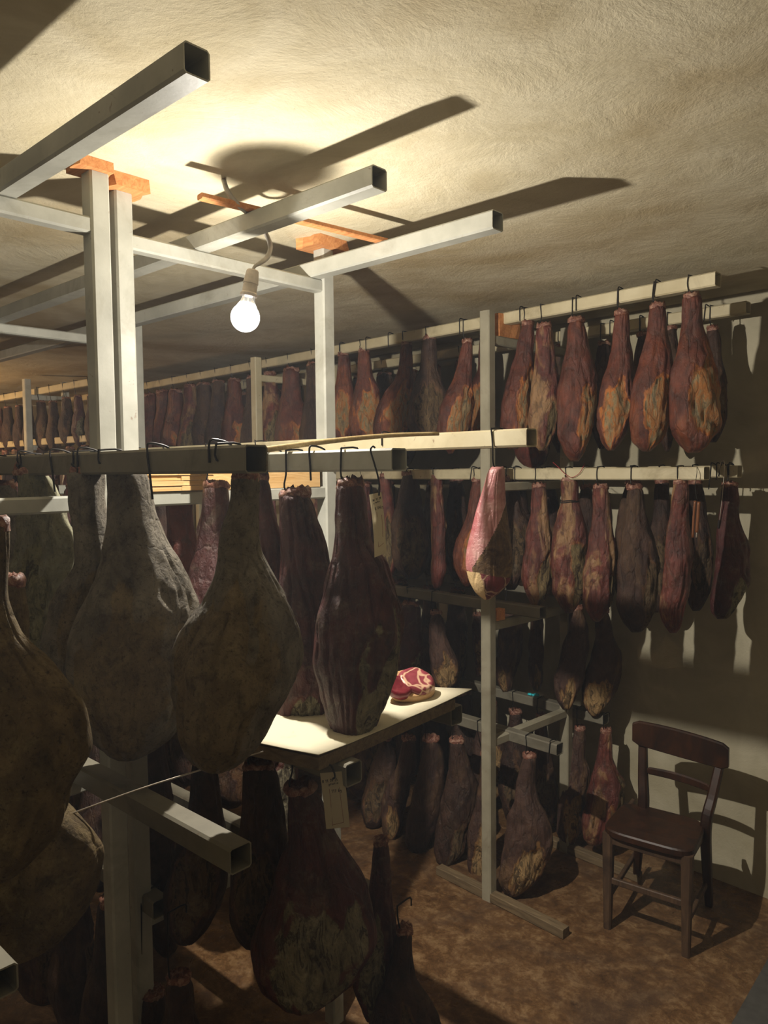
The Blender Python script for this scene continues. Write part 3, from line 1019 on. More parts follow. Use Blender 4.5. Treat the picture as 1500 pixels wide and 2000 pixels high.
HM('slim maroon ham touching the board', 'long dark maroon ham with grey lower lobe hanging over the white board',
   [(961, 558, 596), (970, 550, 605), (1020, 548, 620), (1093, 545, 640), (1160, 542, 655), (1240, 545, 662), (1320, 542, 655), (1370, 533, 645), (1412, 529, 634), (1440, 550, 612), (1458, 582, 592)],
   'H2', 'maroon', G1, rings=90, segs=80, thick=.7, fc=-75, fr=.8, tc=.93, tr=.16, big=True, seed=77)
HM('maroon ham beside the paper tag', 'maroon ham with grey mouldy flank beside the upper paper tag',
   [(941, 666, 703), (950, 658, 712), (1000, 656, 719), (1057, 654, 726), (1104, 644, 758), (1167, 628, 780), (1233, 618, 790), (1291, 614, 786), (1350, 624, 769), (1416, 647, 738), (1452, 672, 712), (1467, 688, 697)],
   'H2', 'maroon', G1, rings=110, segs=100, thick=.62, fc=-30, fr=1.0, tc=.78, tr=.30, big=True, seed=81)
# --- below
HM('ham under the nearest ham', 'dark brown ham low at the left edge beneath the nearest ham',
   [(1130, 0, 40), (1150, -6, 48), (1300, -8, 60), (1450, -20, 80), (1560, -40, 120), (1620, -60, 172), (1680, -75, 200), (1740, -80, 190), (1800, -75, 152), (1850, -50, 100), (1888, -20, 10)],
   None, 'greybrown', G6, d=1.31, rings=80, segs=70, thick=.5, hook=False, big=True, seed=90)
HM('round ham at the bottom', 'dark ham with round pale rimmed face, lowest large one at the bottom centre',
   [(1534, 574, 600), (1545, 564, 612), (1583, 564, 636), (1627, 564, 656), (1679, 550, 688), (1723, 532, 718), (1767, 514, 732), (1822, 498, 736), (1877, 491, 716), (1925, 512, 677), (1958, 552, 635), (1972, 585, 605)],
   'L', 'maroon', G6, rings=110, segs=100, thick=.5, fc=-88, fr=1.2, tc=.72, tr=.27, big=True, seed=101)
HM('black ham at the bottom edge', 'nearly black ham with thin shank cut by the bottom edge',
   [(1812, 782, 798), (1822, 776, 804), (1867, 765, 806), (1907, 752, 812), (1945, 735, 838), (1990, 722, 862), (2050, 715, 875), (2110, 730, 865), (2160, 760, 830), (2182, 785, 800)],
   'Q', 'dark', G6, rings=60, segs=50, thick=.6, seed=111)
HM('dark ham left of the round one', 'dark ham hanging close to the upper left of the round bottom ham',
   [(1490, 490, 522), (1500, 478, 536), (1560, 474, 548), (1640, 462, 560), (1700, 452, 562), (1760, 448, 556), (1820, 458, 535), (1855, 480, 510)],
   'L', 'dark', G6, rings=60, segs=50, thick=.5, seed=112)
HM('dark ham beside the twin posts', 'dark ham hanging close to the twin posts under the broad grey ham',
   [(1480, 385, 412), (1490, 376, 420), (1550, 372, 430), (1630, 352, 440), (1700, 332, 445), (1760, 318, 435), (1810, 325, 405), (1845, 350, 375)],
   'L', 'dark', G6, rings=60, segs=50, thick=.6, seed=113)
HM('shadowy ham behind the round one', 'reddish black ham behind the round bottom ham, its flank showing right',
   [(1640, 735, 752), (1650, 730, 758), (1720, 722, 765), (1790, 700, 772), (1850, 690, 775), (1920, 690, 770), (1970, 705, 745), (1995, 718, 730)],
   'Q', 'maroon', G6, thick=.8, seed=114, hook=False)
for k, (x, y, ps) in enumerate(((348, 1905, 'right'), (296, 1935, 'left'))):
    HM(f'{ps} ham end in the bottom corner', f'{ps} one of two dark ham ends cut by the bottom edge beside the twin posts',
       [(y, x - 12, x + 14), (y + 12, x - 22, x + 24), (y + 70, x - 30, x + 34), (y + 140, x - 50, x + 52), (y + 200, x - 50, x + 50), (y + 250, x - 30, x + 30), (y + 265, x - 8, x + 8)],
       'Q2', 'dark', 'hams in the shadow at the bottom left', seed=120 + k, thick=.7, rings=30, segs=28)

# --- right rack, top, front row
HM('large amber ham at the top right', 'large amber and red ham, rightmost on the top right rail',
   [(577, 1338, 1364), (585, 1334, 1369), (625, 1334, 1371), (675, 1322, 1385), (730, 1311, 1400), (790, 1307, 1408), (840, 1314, 1400), (865, 1326, 1384), (885, 1344, 1364)],
   'UF', 'amber', G2, rings=80, segs=64, thick=.75, fc=-60, fr=1.1, tc=.68, tr=.30, big=True, seed=201, hook_at=None)
HM('slim amber ham second from right', 'slim reddish ham with amber flank, second from right on top rail',
   [(596, 1274, 1294), (603, 1269, 1299), (650, 1264, 1303), (710, 1249, 1312), (765, 1233, 1314), (820, 1229, 1306), (860, 1237, 1290), (882, 1255, 1270)],
   'UF', 'amber', G2, rings=70, segs=56, thick=.9, fc=-75, fr=.9, tc=.72, tr=.26, seed=202)
HM('ham third from right on top', 'brown ham with whitish lower flank, third from right on top rail',
   [(609, 1205, 1222), (616, 1201, 1227), (665, 1195, 1231), (720, 1184, 1240), (770, 1171, 1240), (825, 1167, 1230), (860, 1174, 1214), (880, 1188, 1200)],
   'UF', 'amber', G2, rings=70, segs=56, thick=.9, fc=-110, fr=.8, tc=.76, tr=.24, seed=203)
HM('tan necked ham fourth from right', 'ham with tan shank and glowing orange stripe, fourth from right on top',
   [(624, 1117, 1134), (632, 1112, 1140), (675, 1107, 1150), (730, 1097, 1163), (780, 1090, 1167), (840, 1090, 1158), (880, 1101, 1142), (901, 1115, 1130)],
   'UF', 'amber', G2, rings=70, segs=56, thick=.85, fc=-40, fr=1.0, tc=.72, tr=.26, seed=204)
HM('narrow brick red ham', 'narrow brick red ham just right of the lit cream rail end',
   [(635, 1053, 1073), (643, 1049, 1079), (700, 1045, 1084), (760, 1035, 1094), (825, 1034, 1090), (865, 1042, 1075), (880, 1052, 1064)],
   'UF', 'brick', G2, rings=60, segs=48, thick=.9, fc=-60, fr=.5, tc=.85, tr=.2, seed=205)
HM('slanting ham right of the post', 'slanting red ham with grey green flank right of the rack post',
   [(630, 1023, 1038), (638, 1019, 1042), (700, 1005, 1042), (760, 985, 1040), (810, 977, 1038), (850, 980, 1030), (877, 992, 1012)],
   'UF', 'amber', G2, rings=60, segs=48, thick=1.0, fc=-50, fr=1.0, tc=.68, tr=.3, seed=206)
HM('ham left of the post', 'red ham with amber and grey flank first left of the rack post',
   [(665, 907, 918), (672, 903, 923), (704, 896, 923), (741, 885, 924), (779, 867, 924), (808, 856, 922), (840, 854, 915), (865, 862, 900), (886, 875, 885)],
   'UF', 'amber', G2, rings=60, segs=48, thick=.9, fc=-60, fr=1.0, tc=.7, tr=.3, seed=207)
HM('ham hidden by the post', 'amber ham mostly hidden behind the rack post on top rail',
   [(655, 940, 955), (662, 937, 960), (720, 932, 965), (757, 918, 968), (800, 911, 968), (840, 912, 962), (875, 925, 945)],
   'UB', 'amber', G2, seed=208)
HM('broad shadowy ham with pale spots', 'broad brown ham with pale mould spots, second left of rack post',
   [(659, 830, 848), (667, 826, 852), (710, 821, 854), (750, 810, 868), (790, 800, 876), (820, 798, 874), (850, 806, 858), (872, 820, 838)],
   'UF', 'dark', G2, rings=60, segs=48, seed=209)
HM('tan shanked ham', 'double lobed reddish ham with pale shank, third left of rack post',
   [(669, 786, 802), (677, 783, 806), (720, 778, 806), (745, 768, 808), (770, 748, 808), (800, 735, 806), (840, 728, 798), (872, 745, 775)],
   'UF', 'amber', G2, rings=60, segs=48, fc=-60, seed=210)
HM('ham with rounded rim', 'reddish ham with a rounded fat rim right of white bulb post',
   [(683, 703, 718), (690, 700, 722), (731, 698, 728), (770, 690, 743), (810, 681, 745), (845, 684, 738), (872, 700, 720)],
   'UF', 'amber', G2, rings=60, segs=48, fc=-75, seed=211)
HM('ham touching the bulb post', 'hazy reddish ham half behind the white post next to the bulb',
   [(691, 663, 678), (698, 660, 682), (735, 658, 686), (770, 652, 692), (810, 645, 692), (850, 655, 685), (870, 664, 676)],
   'UF', 'amber', G2, seed=212)
# top, back row
for lab, sh, ol in (
    ('dark ham half hidden at the right of the large amber ham', 'ham behind the large amber one', [(640, 1384, 1400), (647, 1382, 1403), (700, 1380, 1410), (750, 1372, 1420), (800, 1370, 1421), (840, 1378, 1410), (864, 1388, 1398)]),
    ('black ham in the gap left of the large amber ham', 'black ham left of the large amber one', [(640, 1300, 1318), (648, 1297, 1321), (700, 1292, 1326), (760, 1285, 1330), (820, 1285, 1325), (860, 1292, 1312), (882, 1300, 1306)]),
    ('black ham in the gap between second and third top hams', 'black ham between second and third', [(652, 1249, 1262), (660, 1245, 1266), (720, 1238, 1275), (780, 1232, 1280), (830, 1236, 1272), (872, 1248, 1262)]),
    ('black ham in the gap between third and fourth top hams', 'black ham between third and fourth', [(670, 1173, 1186), (678, 1168, 1190), (740, 1160, 1198), (800, 1155, 1202), (850, 1160, 1190), (877, 1170, 1180)]),
    ('dark back row ham behind the narrow brick red ham', 'dark ham behind the brick red one', [(676, 1090, 1103), (684, 1086, 1107), (750, 1075, 1118), (810, 1070, 1118), (860, 1078, 1106), (884, 1088, 1096)])):
    HM(sh, lab, ol, 'UB', 'dark', G2, thick=.9, seed=rnd.randint(220, 400))

# --- right rack, eye level, front row
HM('tan and red ham', 'narrow ham with tan shank and red belly, rightmost on front eye level rail',
   [(940, 1320, 1338), (947, 1316, 1343), (990, 1312, 1344), (1040, 1303, 1349), (1100, 1297, 1352), (1150, 1293, 1345), (1190, 1291, 1332), (1222, 1299, 1328), (1236, 1308, 1320)],
   'MF', 'brick', G3, rings=70, segs=56, thick=.9, fc=0, fr=.7, tc=.7, seed=301, tr=.3)
HM('broad dark ham with curled rim', 'broad dark red ham with curled rim, second from right at eye level',
   [(950, 1230, 1248), (957, 1226, 1254), (1005, 1222, 1261), (1055, 1214, 1276), (1115, 1206, 1288), (1180, 1206, 1283), (1215, 1218, 1268), (1235, 1234, 1250)],
   'MF', 'dark', G3, rings=70, segs=56, thick=.75, fc=-40, fr=.9, tc=.72, seed=302, tr=.28)
HM('glossy red ham', 'glossy red ham with tan shoulder, third from right at eye level',
   [(949, 1163, 1184), (956, 1159, 1189), (1000, 1157, 1193), (1060, 1150, 1201), (1120, 1141, 1204), (1170, 1139, 1197), (1200, 1150, 1180), (1215, 1160, 1170)],
   'MF', 'brick', G3, rings=70, segs=56, thick=.85, fc=-20, fr=.7, tc=.75, seed=303)
m4 = HM('ham tied with dark cord', 'red ham with dark cord tied round its shank, below the red strings',
   [(935, 1098, 1124), (943, 1095, 1129), (975, 1096, 1128), (990, 1093, 1134), (1040, 1083, 1146), (1100, 1077, 1149), (1150, 1080, 1143), (1180, 1092, 1130), (1198, 1105, 1118)],
   'MF', 'brick', G3, rings=70, segs=56, thick=.8, fc=-60, fr=.7, tc=.7, seed=304)
HM('thin red ham', 'thin red and tan ham, fifth from right at eye level',
   [(947, 1043, 1062), (954, 1039, 1067), (1000, 1036, 1071), (1060, 1025, 1080), (1110, 1019, 1080), (1150, 1022, 1074), (1176, 1035, 1060), (1188, 1043, 1050)],
   'MF', 'brick', G3, rings=70, segs=56, thick=.85, fc=-60, fr=.7, tc=.8, seed=305)
HM('brown ham behind the pink one', 'brown ham hanging partly behind the fresh pink ham',
   [(932, 988, 1004), (942, 985, 1009), (985, 982, 1020), (1030, 975, 1035), (1080, 970, 1038), (1120, 975, 1025), (1152, 990, 1005)],
   'MF', 'dark', G3, seed=306, rings=60, segs=48)
HM('slender red ham', 'slender upright red ham, second gap left of the fresh pink ham',
   [(929, 845, 861), (936, 842, 865), (990, 841, 868), (1050, 841, 872), (1100, 841, 872), (1135, 843, 867), (1151, 848, 858)],
   'MF', 'brick', G3, seed=307, rings=60, segs=48, thick=1.3, fc=0, fr=.6)
HM('broad dim ham behind the tag', 'broad dim brown ham hanging right of the upper paper tag',
   [(924, 790, 812), (932, 786, 816), (980, 775, 825), (1030, 765, 836), (1070, 764, 839), (1105, 773, 836), (1131, 792, 815)],
   'MF', 'dark', G3, seed=308, rings=60, segs=48)
HM('ham brushing the paper tag', 'reddish ham squeezed between the paper tag and the broad dim ham',
   [(927, 744, 760), (935, 741, 764), (985, 742, 768), (1030, 738, 772), (1080, 740, 775), (1120, 748, 768), (1133, 756, 762)],
   'MF', 'brick', G3, seed=309)
HM('curved ham left of the post', 'curved amber edged ham directly left of the fresh pink ham',
   [(935, 925, 940), (945, 922, 944), (985, 915, 945), (1020, 905, 945), (1060, 889, 945), (1090, 885, 940), (1125, 893, 930), (1147, 908, 918)],
   'MF', 'amber', G3, seed=310, rings=60, segs=48, fc=-60)
# eye level, back row
HM('far right dark red ham', 'dark red ham alone at the far right, hanging off the back rail',
   [(945, 1415, 1435), (952, 1411, 1440), (1000, 1407, 1443), (1040, 1401, 1453), (1080, 1399, 1462), (1130, 1394, 1461), (1165, 1388, 1448), (1195, 1390, 1432), (1209, 1400, 1418)],
   'MB', 'maroon', G3, rings=70, segs=56, thick=.8, seed=321, fc=-50, fr=.7, tc=.85, tr=.2)
for lab, sh, ol in (
    ('black ham behind the tan and red ham and wooden probe', 'black ham behind the wooden probe', [(940, 1348, 1368), (950, 1346, 1373), (1010, 1346, 1380), (1080, 1342, 1392), (1130, 1342, 1388), (1175, 1345, 1376), (1193, 1352, 1366)]),
    ('black back row ham between the two rightmost eye level hams', 'black ham between the rightmost two', [(938, 1282, 1304), (946, 1280, 1307), (1000, 1276, 1308), (1060, 1262, 1315), (1120, 1258, 1318), (1170, 1265, 1305), (1196, 1278, 1292)]),
    ('black back row ham just left of the curled rim ham', 'black ham left of the curled rim one', [(942, 1228, 1246), (950, 1222, 1250), (1010, 1208, 1250), (1070, 1200, 1255), (1130, 1200, 1252), (1180, 1212, 1240), (1196, 1220, 1232)]),
    ('dark back row ham behind the corded ham', 'dark ham behind the corded one', [(950, 1138, 1152), (958, 1134, 1156), (1020, 1128, 1164), (1080, 1120, 1168), (1130, 1124, 1160), (1162, 1136, 1150)]),
    ('dark back row ham between thin red ham and corded ham', 'dark ham behind the thin red one', [(948, 1064, 1078), (956, 1060, 1084), (1010, 1058, 1096), (1060, 1052, 1108), (1110, 1052, 1104), (1150, 1064, 1086)]),
    ('dim ham in the dark gap left of the curved ham', 'dim ham in the dark gap', [(935, 882, 900), (945, 878, 905), (1000, 872, 912), (1060, 868, 918), (1110, 874, 908), (1136, 886, 898)])):
    HM(sh, lab, ol, 'MB', 'dark', G3, thick=.8, seed=rnd.randint(330, 480))

# --- third tier
HM('ham with lit red shank', 'brown ham with lit red shank below the glossy red ham',
   [(1185, 1117, 1133), (1195, 1113, 1138), (1230, 1108, 1148), (1264, 1099, 1150), (1300, 1089, 1144), (1330, 1081, 1138), (1360, 1085, 1126), (1386, 1100, 1112)],
   'TB', 'tan', G4, rings=60, segs=48, seed=401, fc=-90, fr=.7, tc=.88, tr=.18, off=-.12)
HM('large brown ham near the chair', 'large brown ham above the lowest rail end near the chair',
   [(1190, 1170, 1186), (1205, 1165, 1190), (1245, 1162, 1200), (1283, 1153, 1216), (1324, 1142, 1213), (1360, 1138, 1196), (1385, 1145, 1174), (1400, 1156, 1164)],
   'TB', 'tan', G4, rings=60, segs=48, seed=402, fc=-110, fr=.9, tc=.85, tr=.22)
HM('narrow ham above the cyan clip', 'narrow dark ham hanging just above the cyan clip',
   [(1180, 1040, 1052), (1220, 1035, 1060), (1280, 1032, 1062), (1330, 1036, 1058), (1350, 1043, 1052)],
   'TB', 'tan', G4, seed=403, fc=-90, fr=.6, tc=.9, tr=.18)
HM('grey ham right of the post', 'dim ham with tan tip right of the rack post on third tier',
   [(1190, 985, 1005), (1225, 975, 1022), (1280, 970, 1020), (1310, 966, 1008), (1335, 972, 1002), (1352, 982, 995)],
   'TB', 'tan', G4, seed=404, fc=-120, fr=.6, tc=.88, tr=.18)
HM('ham tip left of the post', 'tan ham tip peeping out left of the rack post',
   [(1200, 925, 945), (1240, 922, 955), (1290, 926, 955), (1321, 932, 948)],
   'TB', 'tan', G4, seed=405)
HM('pink shanked ham above the cut joint', 'ham with pink shank and crusty tan body above the cut joint',
   [(1195, 845, 858), (1210, 840, 865), (1240, 838, 872), (1270, 838, 885), (1300, 840, 895), (1330, 848, 890), (1347, 860, 875)],
   'TF', 'tan', G4, seed=406, fc=-80, fr=.9, tc=.8)

# --- lowest tier
HM('big brown ham above the floor', 'big brown ham with cracked golden belly hanging just above the floor',
   [(1473, 1026, 1042), (1482, 1022, 1046), (1527, 1010, 1046), (1567, 1003, 1055), (1600, 994, 1074), (1630, 987, 1081), (1673, 978, 1072), (1719, 974, 1045), (1740, 984, 1018), (1749, 995, 1003)],
   'BF', 'tan', G5, rings=80, segs=64, thick=.7, seed=501, fc=-80, fr=.8, tc=.80, tr=.22, big=True)
HM('long ham left of the post', 'long brown ham with tan collar left of the rack post',
   [(1443, 882, 902), (1452, 879, 906), (1500, 876, 920), (1535, 868, 934), (1567, 861, 932), (1610, 853, 918), (1655, 848, 908), (1682, 854, 888), (1695, 864, 872)],
   'BF', 'dark', G5, rings=70, segs=56, seed=502, fc=-60, fr=.6, tc=.85)
HM('ham behind the post foot', 'ham with golden streak standing behind the foot of rack post',
   [(1470, 940, 955), (1520, 936, 962), (1560, 930, 966), (1609, 917, 970), (1673, 911, 966), (1713, 920, 955), (1735, 932, 942)],
   'BF', 'tan', G5, seed=503, rings=60, segs=48, fc=-110, fr=.5, tc=.85, off=.03)
HM('black ham with rim light', 'black ham with thin rim light left of the long brown ham',
   [(1440, 832, 850), (1450, 828, 856), (1500, 818, 870), (1561, 803, 868), (1610, 793, 855), (1640, 792, 842), (1673, 806, 825)],
   'BF', 'dark', G5, seed=504, rings=60, segs=48, fc=60)
HM('dark ham with golden tip', 'dark ham with golden brown tip right of the lower paper tag',
   [(1440, 790, 806), (1450, 786, 812), (1490, 775, 815), (1528, 756, 803), (1576, 744, 793), (1616, 744, 785), (1641, 756, 768)],
   'BF', 'tan', G5, seed=505, rings=60, segs=48, fc=-90, fr=.6, tc=.82, tr=.2)
HM('black ham by the lower tag', 'nearly black ham directly right of the lower paper tag',
   [(1440, 745, 760), (1480, 730, 772), (1540, 712, 770), (1580, 705, 755), (1616, 715, 740)],
   'BF', 'dark', G5, seed=506)
HM('violet shanked ham beside the chair', 'dark ham with violet shank and tan belly, second left of the chair',
   [(1420, 1126, 1140), (1430, 1122, 1143), (1475, 1115, 1143), (1507, 1106, 1153), (1540, 1097, 1150), (1590, 1089, 1138), (1625, 1089, 1133), (1651, 1100, 1120)],
   'BB', 'tan', G5, seed=507, rings=70, segs=56, fc=-90, fr=.7, tc=.75)
HM('red ham beside the chair', 'long red ham with brown flank hanging beside the chair back',
   [(1425, 1177, 1191), (1433, 1173, 1194), (1475, 1166, 1196), (1505, 1159, 1207), (1535, 1151, 1222), (1570, 1143, 1218), (1605, 1137, 1200), (1635, 1140, 1182), (1651, 1150, 1168)],
   'BB', 'brick', G5, seed=508, rings=70, segs=56, fc=-30, fr=.8, tc=.65, tr=.25)
HM('ham with red shank behind the low rails', 'dim ham with red shank seen between the two lowest rails',
   [(1388, 1000, 1014), (1396, 996, 1018), (1440, 988, 1024), (1490, 978, 1040), (1540, 975, 1045), (1590, 985, 1040), (1622, 1000, 1020)],
   'BB', 'dark', G5, seed=509)
HM('black ham behind the big brown one', 'black ham behind the big brown ham at the rack end',
   [(1395, 1048, 1064), (1480, 1040, 1078), (1540, 1035, 1088), (1590, 1040, 1085), (1630, 1052, 1070)],
   'BB', 'dark', G5, seed=510)

# --- fresh pink ham
def mat_fresh():
    t = NT('fresh_pink_ham')
    v = t.coords(rand=False)
    fl = t.n('ShaderNodeAttribute', attribute_name='flesh2').outputs['Fac']
    ft = t.n('ShaderNodeAttribute', attribute_name='fatrim').outputs['Fac']
    cu = t.n('ShaderNodeAttribute', attribute_name='cut').outputs['Fac']
    n1 = t.noise(v, 14, 6, 0.6, 0.5)
    n2 = t.noise(v, 30, 7, 0.7, 1.4)
    skin = t.ramp(n1, [(0.3, lin('9a5458')), (0.5, lin('c48a88')), (0.72, lin('dab0a8'))])
    skin = t.mix(t.mask(t.noise(v, 5, 4), 0.5, 0.7, 0.5), skin, lin('9c2c3c'))
    fle = t.ramp(n2, [(0.35, lin('3a2416')), (0.55, lin('6a5034')), (0.72, lin('9c7a4a'))])
    mus = t.ramp(n1, [(0.35, lin('5a1e26')), (0.6, lin('8c3e42'))])
    vo = t.n('ShaderNodeTexVoronoi', feature='DISTANCE_TO_EDGE'); vo.inputs['Scale'].default_value = 26
    ad = t.n('ShaderNodeVectorMath', operation='ADD'); nn = t.n('ShaderNodeTexNoise'); nn.inputs['Scale'].default_value = 12
    sc = t.n('ShaderNodeVectorMath', operation='SCALE'); sc.inputs['Scale'].default_value = 0.06
    t.l(v, nn.inputs['Vector']); t.l(nn.outputs['Color'], sc.inputs[0]); t.l(v, ad.inputs[0]); t.l(sc.outputs[0], ad.inputs[1]); t.l(ad.outputs[0], vo.inputs['Vector'])
    line = t.mask(vo.outputs['Distance'], 0.07, 0.02, 0.9)
    mus = t.mix(line, mus, lin('c8a68a'))
    c = t.mix(t.mask(t.math('ADD', fl, t.math('MULTIPLY', t.math('SUBTRACT', n2, .5), .25)), 0.45, 0.55), skin, fle)
    c = t.mix(t.mask(cu, 0.4, 0.6), c, mus)
    c = t.mix(t.mask(ft, 0.4, 0.6), c, lin('e0c08e'))
    nb = t.bump(n2, 0.3, 0.01)
    nb = t.bump(t.noise(v, 160, 4, 0.6), 0.5, 0.003, nb)
    ro = t.n('ShaderNodeMapRange'); ro.inputs['To Min'].default_value = 0.27; ro.inputs['To Max'].default_value = 0.6
    t.l(fl, ro.inputs['Value'])
    return t.fin(c, ro.outputs['Result'], nb, 0.6)


def _fl(t, c, s):
    lim = 1.1 - 1.9 * min(max((t - .25) / .5, 0), 1) ** .8       # edge of the skin slides from right to left going down
    return 1.0 if (c > lim and s < .75) else 0.0


def _fat(t, c, s):
    if t < .775: return 0.0
    return 1.0 if c < -.52 + .55 * (t - .775) * 2 and s < .8 else 0.0


def _cut(t, c, s):
    return 1.0 if (t > .80 + .03 * c and s < .8) else 0.0


HM('fresh pink ham', 'fresh pink skinned ham with cut marbled end, hanging from lit cream rail',
   [(911, 960, 983), (917, 955, 985), (945, 946, 986), (998, 930, 990), (1059, 915, 998), (1099, 910, 1002), (1133, 916, 996), (1155, 927, 978), (1171, 945, 955)],
   'H3', None, 'hams on the eye level rails', mat=mat_fresh(), rings=130, segs=120, thick=.85, seed=600, off=-.0,
   special={'flesh2': _fl, 'fatrim': _fat, 'cut': _cut}, stump=False, fr=.01, calm=.3)


# ------------------------------------------------------------------ generic hams deeper in the racks
def proto(kind, seed, style):
    if kind == 'broad':
        tt = [0, .02, .12, .25, .38, .5, .62, .75, .87, .95, 1]
        ww = [.06, .085, .09, .10, .145, .185, .215, .21, .165, .10, .02]
        th = .7
    else:
        tt = [0, .02, .12, .3, .45, .6, .75, .88, .96, 1]
        ww = [.055, .075, .078, .095, .12, .135, .13, .10, .055, .012]
        th = 1.25
    L = 0.56
    rings, segs = 30, 26
    u = np.linspace(0, 1, rings)
    hw = np.interp(u, tt, ww) * L
    sh = np.interp(u, [0, .3, .7, 1], [0, .0, -.02, -.01]) * (1 if seed % 2 else -1)
    neck = hw[4]
    k = smooth(.18, .62, u)
    hb = neck * (1 - k) + hw.max() * th * k
    hb *= np.where(u > .8, np.maximum(np.sqrt(np.clip(1 - ((u - .8) / .2).clip(0, 1) ** 2, 0, 1)), .06), 1)
    me = ham_mesh('cured_ham', list(-u * L), list(sh), list(hw), list(hb), H[style], seed, rings, segs, fc=-90 + (seed * 37) % 80, fr=1.0, tc=.68, tr=.27)
    vs, fs = stump_mesh(neck * .86, neck * .86, seed, h=neck * .45)
    sm = bpy.data.meshes.new('shank_end'); sm.from_pydata([tuple(v) for v in vs], [], fs); sm.materials.append(M['stump'])
    sm.polygons.foreach_set('use_smooth', [True] * len(fs))
    return me, sm


PR = {}
for k, (kind, st) in enumerate((('broad', 'amber'), ('narrow', 'brick'), ('broad', 'dark'), ('narrow', 'dark'), ('broad', 'tan'), ('narrow', 'maroon'), ('broad', 'grey'))):
    PR.setdefault(st, []).append(proto(kind, 700 + k * 3, st))
HOOKM = None


def fill(rl, s0, s1, step, styles, label, group, hlabel, stump=True, drop=.035, scale=(.85, 1.08)):
    global HOOKM
    s = s0
    while s < s1:
        near = [u for u in rl.used if abs(u - s) < .15]
        if near:
            s += .05
            continue
        st = rnd.choice(styles)
        me, sm = rnd.choice(PR[st])
        o = bpy.data.objects.new('cured_ham', me)
        COL.objects.link(o)
        p = rl.P + rl.ax * s + rl.an * (rl.w / 2) - Z * (rl.h + drop + rnd.uniform(-.01, .012))
        o.location = p
        o.rotation_euler = (rnd.uniform(-.03, .03), rnd.uniform(-.05, .05), ROT + rnd.uniform(-.15, .9))
        k = rnd.uniform(*scale)
        o.scale = (k * rnd.uniform(.92, 1.08), k, k)
        tag(o, label, 'ham', group)
        if stump:
            c = bpy.data.objects.new('shank_end', sm); COL.objects.link(c); c.parent = o
        h = rod('meat_hook', [p - Z * .012, p + Z * .012 - rl.an * (rl.w * .3)] + hook_path(rl, p, .02)[-4:], .0022, M['wire'], seg=5, smoothn=2)
        tag(h, hlabel, 'hook', group.replace('hams', 'hooks'))
        s += step * rnd.uniform(.88, 1.15)


def s_at(rl, px):
    v = ray(px, 900)
    P, n = rl.plane()
    c = CAM + v * ((P - CAM).dot(n) / v.dot(n))
    return (c - rl.P).dot(rl.ax)


fill(T['UF'], s_at(T['UF'], 618), 4.3, .20, ['amber', 'brick', 'dark'], 'hazy ham in the top front row left of the white bulb post', 'hams fading into haze on the top front rail', 'wire hook in the hazy top front row left of the bulb post', scale=(.95, 1.1))
fill(T['UB'], s_at(T['UB'], 1040), 4.3, .21, ['dark', 'dark', 'brick'], 'dark ham in the shaded back row of the top right rack', 'hams in the top back row', 'wire hook in the shaded top back row')
fill(T['MF'], s_at(T['MF'], 722), 2.5, .21, ['dark', 'brick'], 'dim ham deep in the eye level front row behind the big grey hams', 'hams deep in the eye level front row', 'wire hook deep in the eye level front row')
fill(T['MB'], s_at(T['MB'], 1010), 2.5, .22, ['dark'], 'black ham in the eye level back row of the right rack', 'hams in the eye level back row', 'wire hook in the eye level back row')
fill(T['TF'], s_at(T['TF'], 800), 1.9, .22, ['dark', 'maroon'], 'black ham in the third tier front row left of the cut joint', 'hams in the third tier front row', 'wire hook in the third tier front row')
fill(T['TB'], s_at(T['TB'], 905), 2.2, .22, ['dark'], 'black ham in the third tier back row deep in shadow', 'hams in the third tier back row', 'wire hook in the third tier back row')
fill(T['BF'], s_at(T['BF'], 700), 2.4, .21, ['dark', 'tan'], 'black ham in the lowest front row behind the lower paper tag', 'hams in the lowest front row', 'wire hook in the lowest front row')
fill(T['BB'], s_at(T['BB'], 968), 2.2, .21, ['dark', 'tan'], 'black ham in the lowest back row behind the rack post', 'hams in the lowest back row', 'wire hook in the lowest back row')
fill(T['L'], .85, 1.5, .23, ['dark'], 'black ham in the shadow behind the big grey front hams', 'hams in shadow behind the front hams', 'wire hook in shadow behind the front hams')
fill(T['L2'], .75, 1.7, .24, ['dark', 'maroon'], 'black ham in shadow beneath the back of the white board', 'hams in shadow beneath the board', 'wire hook in shadow beneath the board')
fill(T['Q2'], .25, 1.2, .26, ['dark'], 'black ham near the floor in the darkest lower left', 'hams near the floor at the left', 'wire hook near the floor at the left')
fill(T['Q'], 1.1, 1.8, .26, ['dark'], 'black ham near the floor beneath the white board', 'hams near the floor beneath the board', 'wire hook near the floor beneath the board')
fill(T['H1'], 1.15, 1.7, .26, ['grey', 'dark'], 'dim ham on the front eye level rail behind the grey ones', 'hams further along the front rail', 'wire hook further along the front rail')
fill(T['H0'], .45, 1.2, .27, ['grey', 'dark'], 'ham in the row behind the nearest ham at the left edge', 'hams behind the nearest ham', 'wire hook behind the nearest ham')
fill(T['H2'], 1.25, 2.5, .26, ['maroon', 'dark'], 'dark ham on the second eye level rail behind the big hams', 'hams further along the second rail', 'wire hook further along the second rail')
fill(T['H3'], 1.1, 3.6, .26, ['maroon', 'dark'], 'dark ham on the third eye level rail behind the bulb', 'hams further along the third rail', 'wire hook further along the third rail')
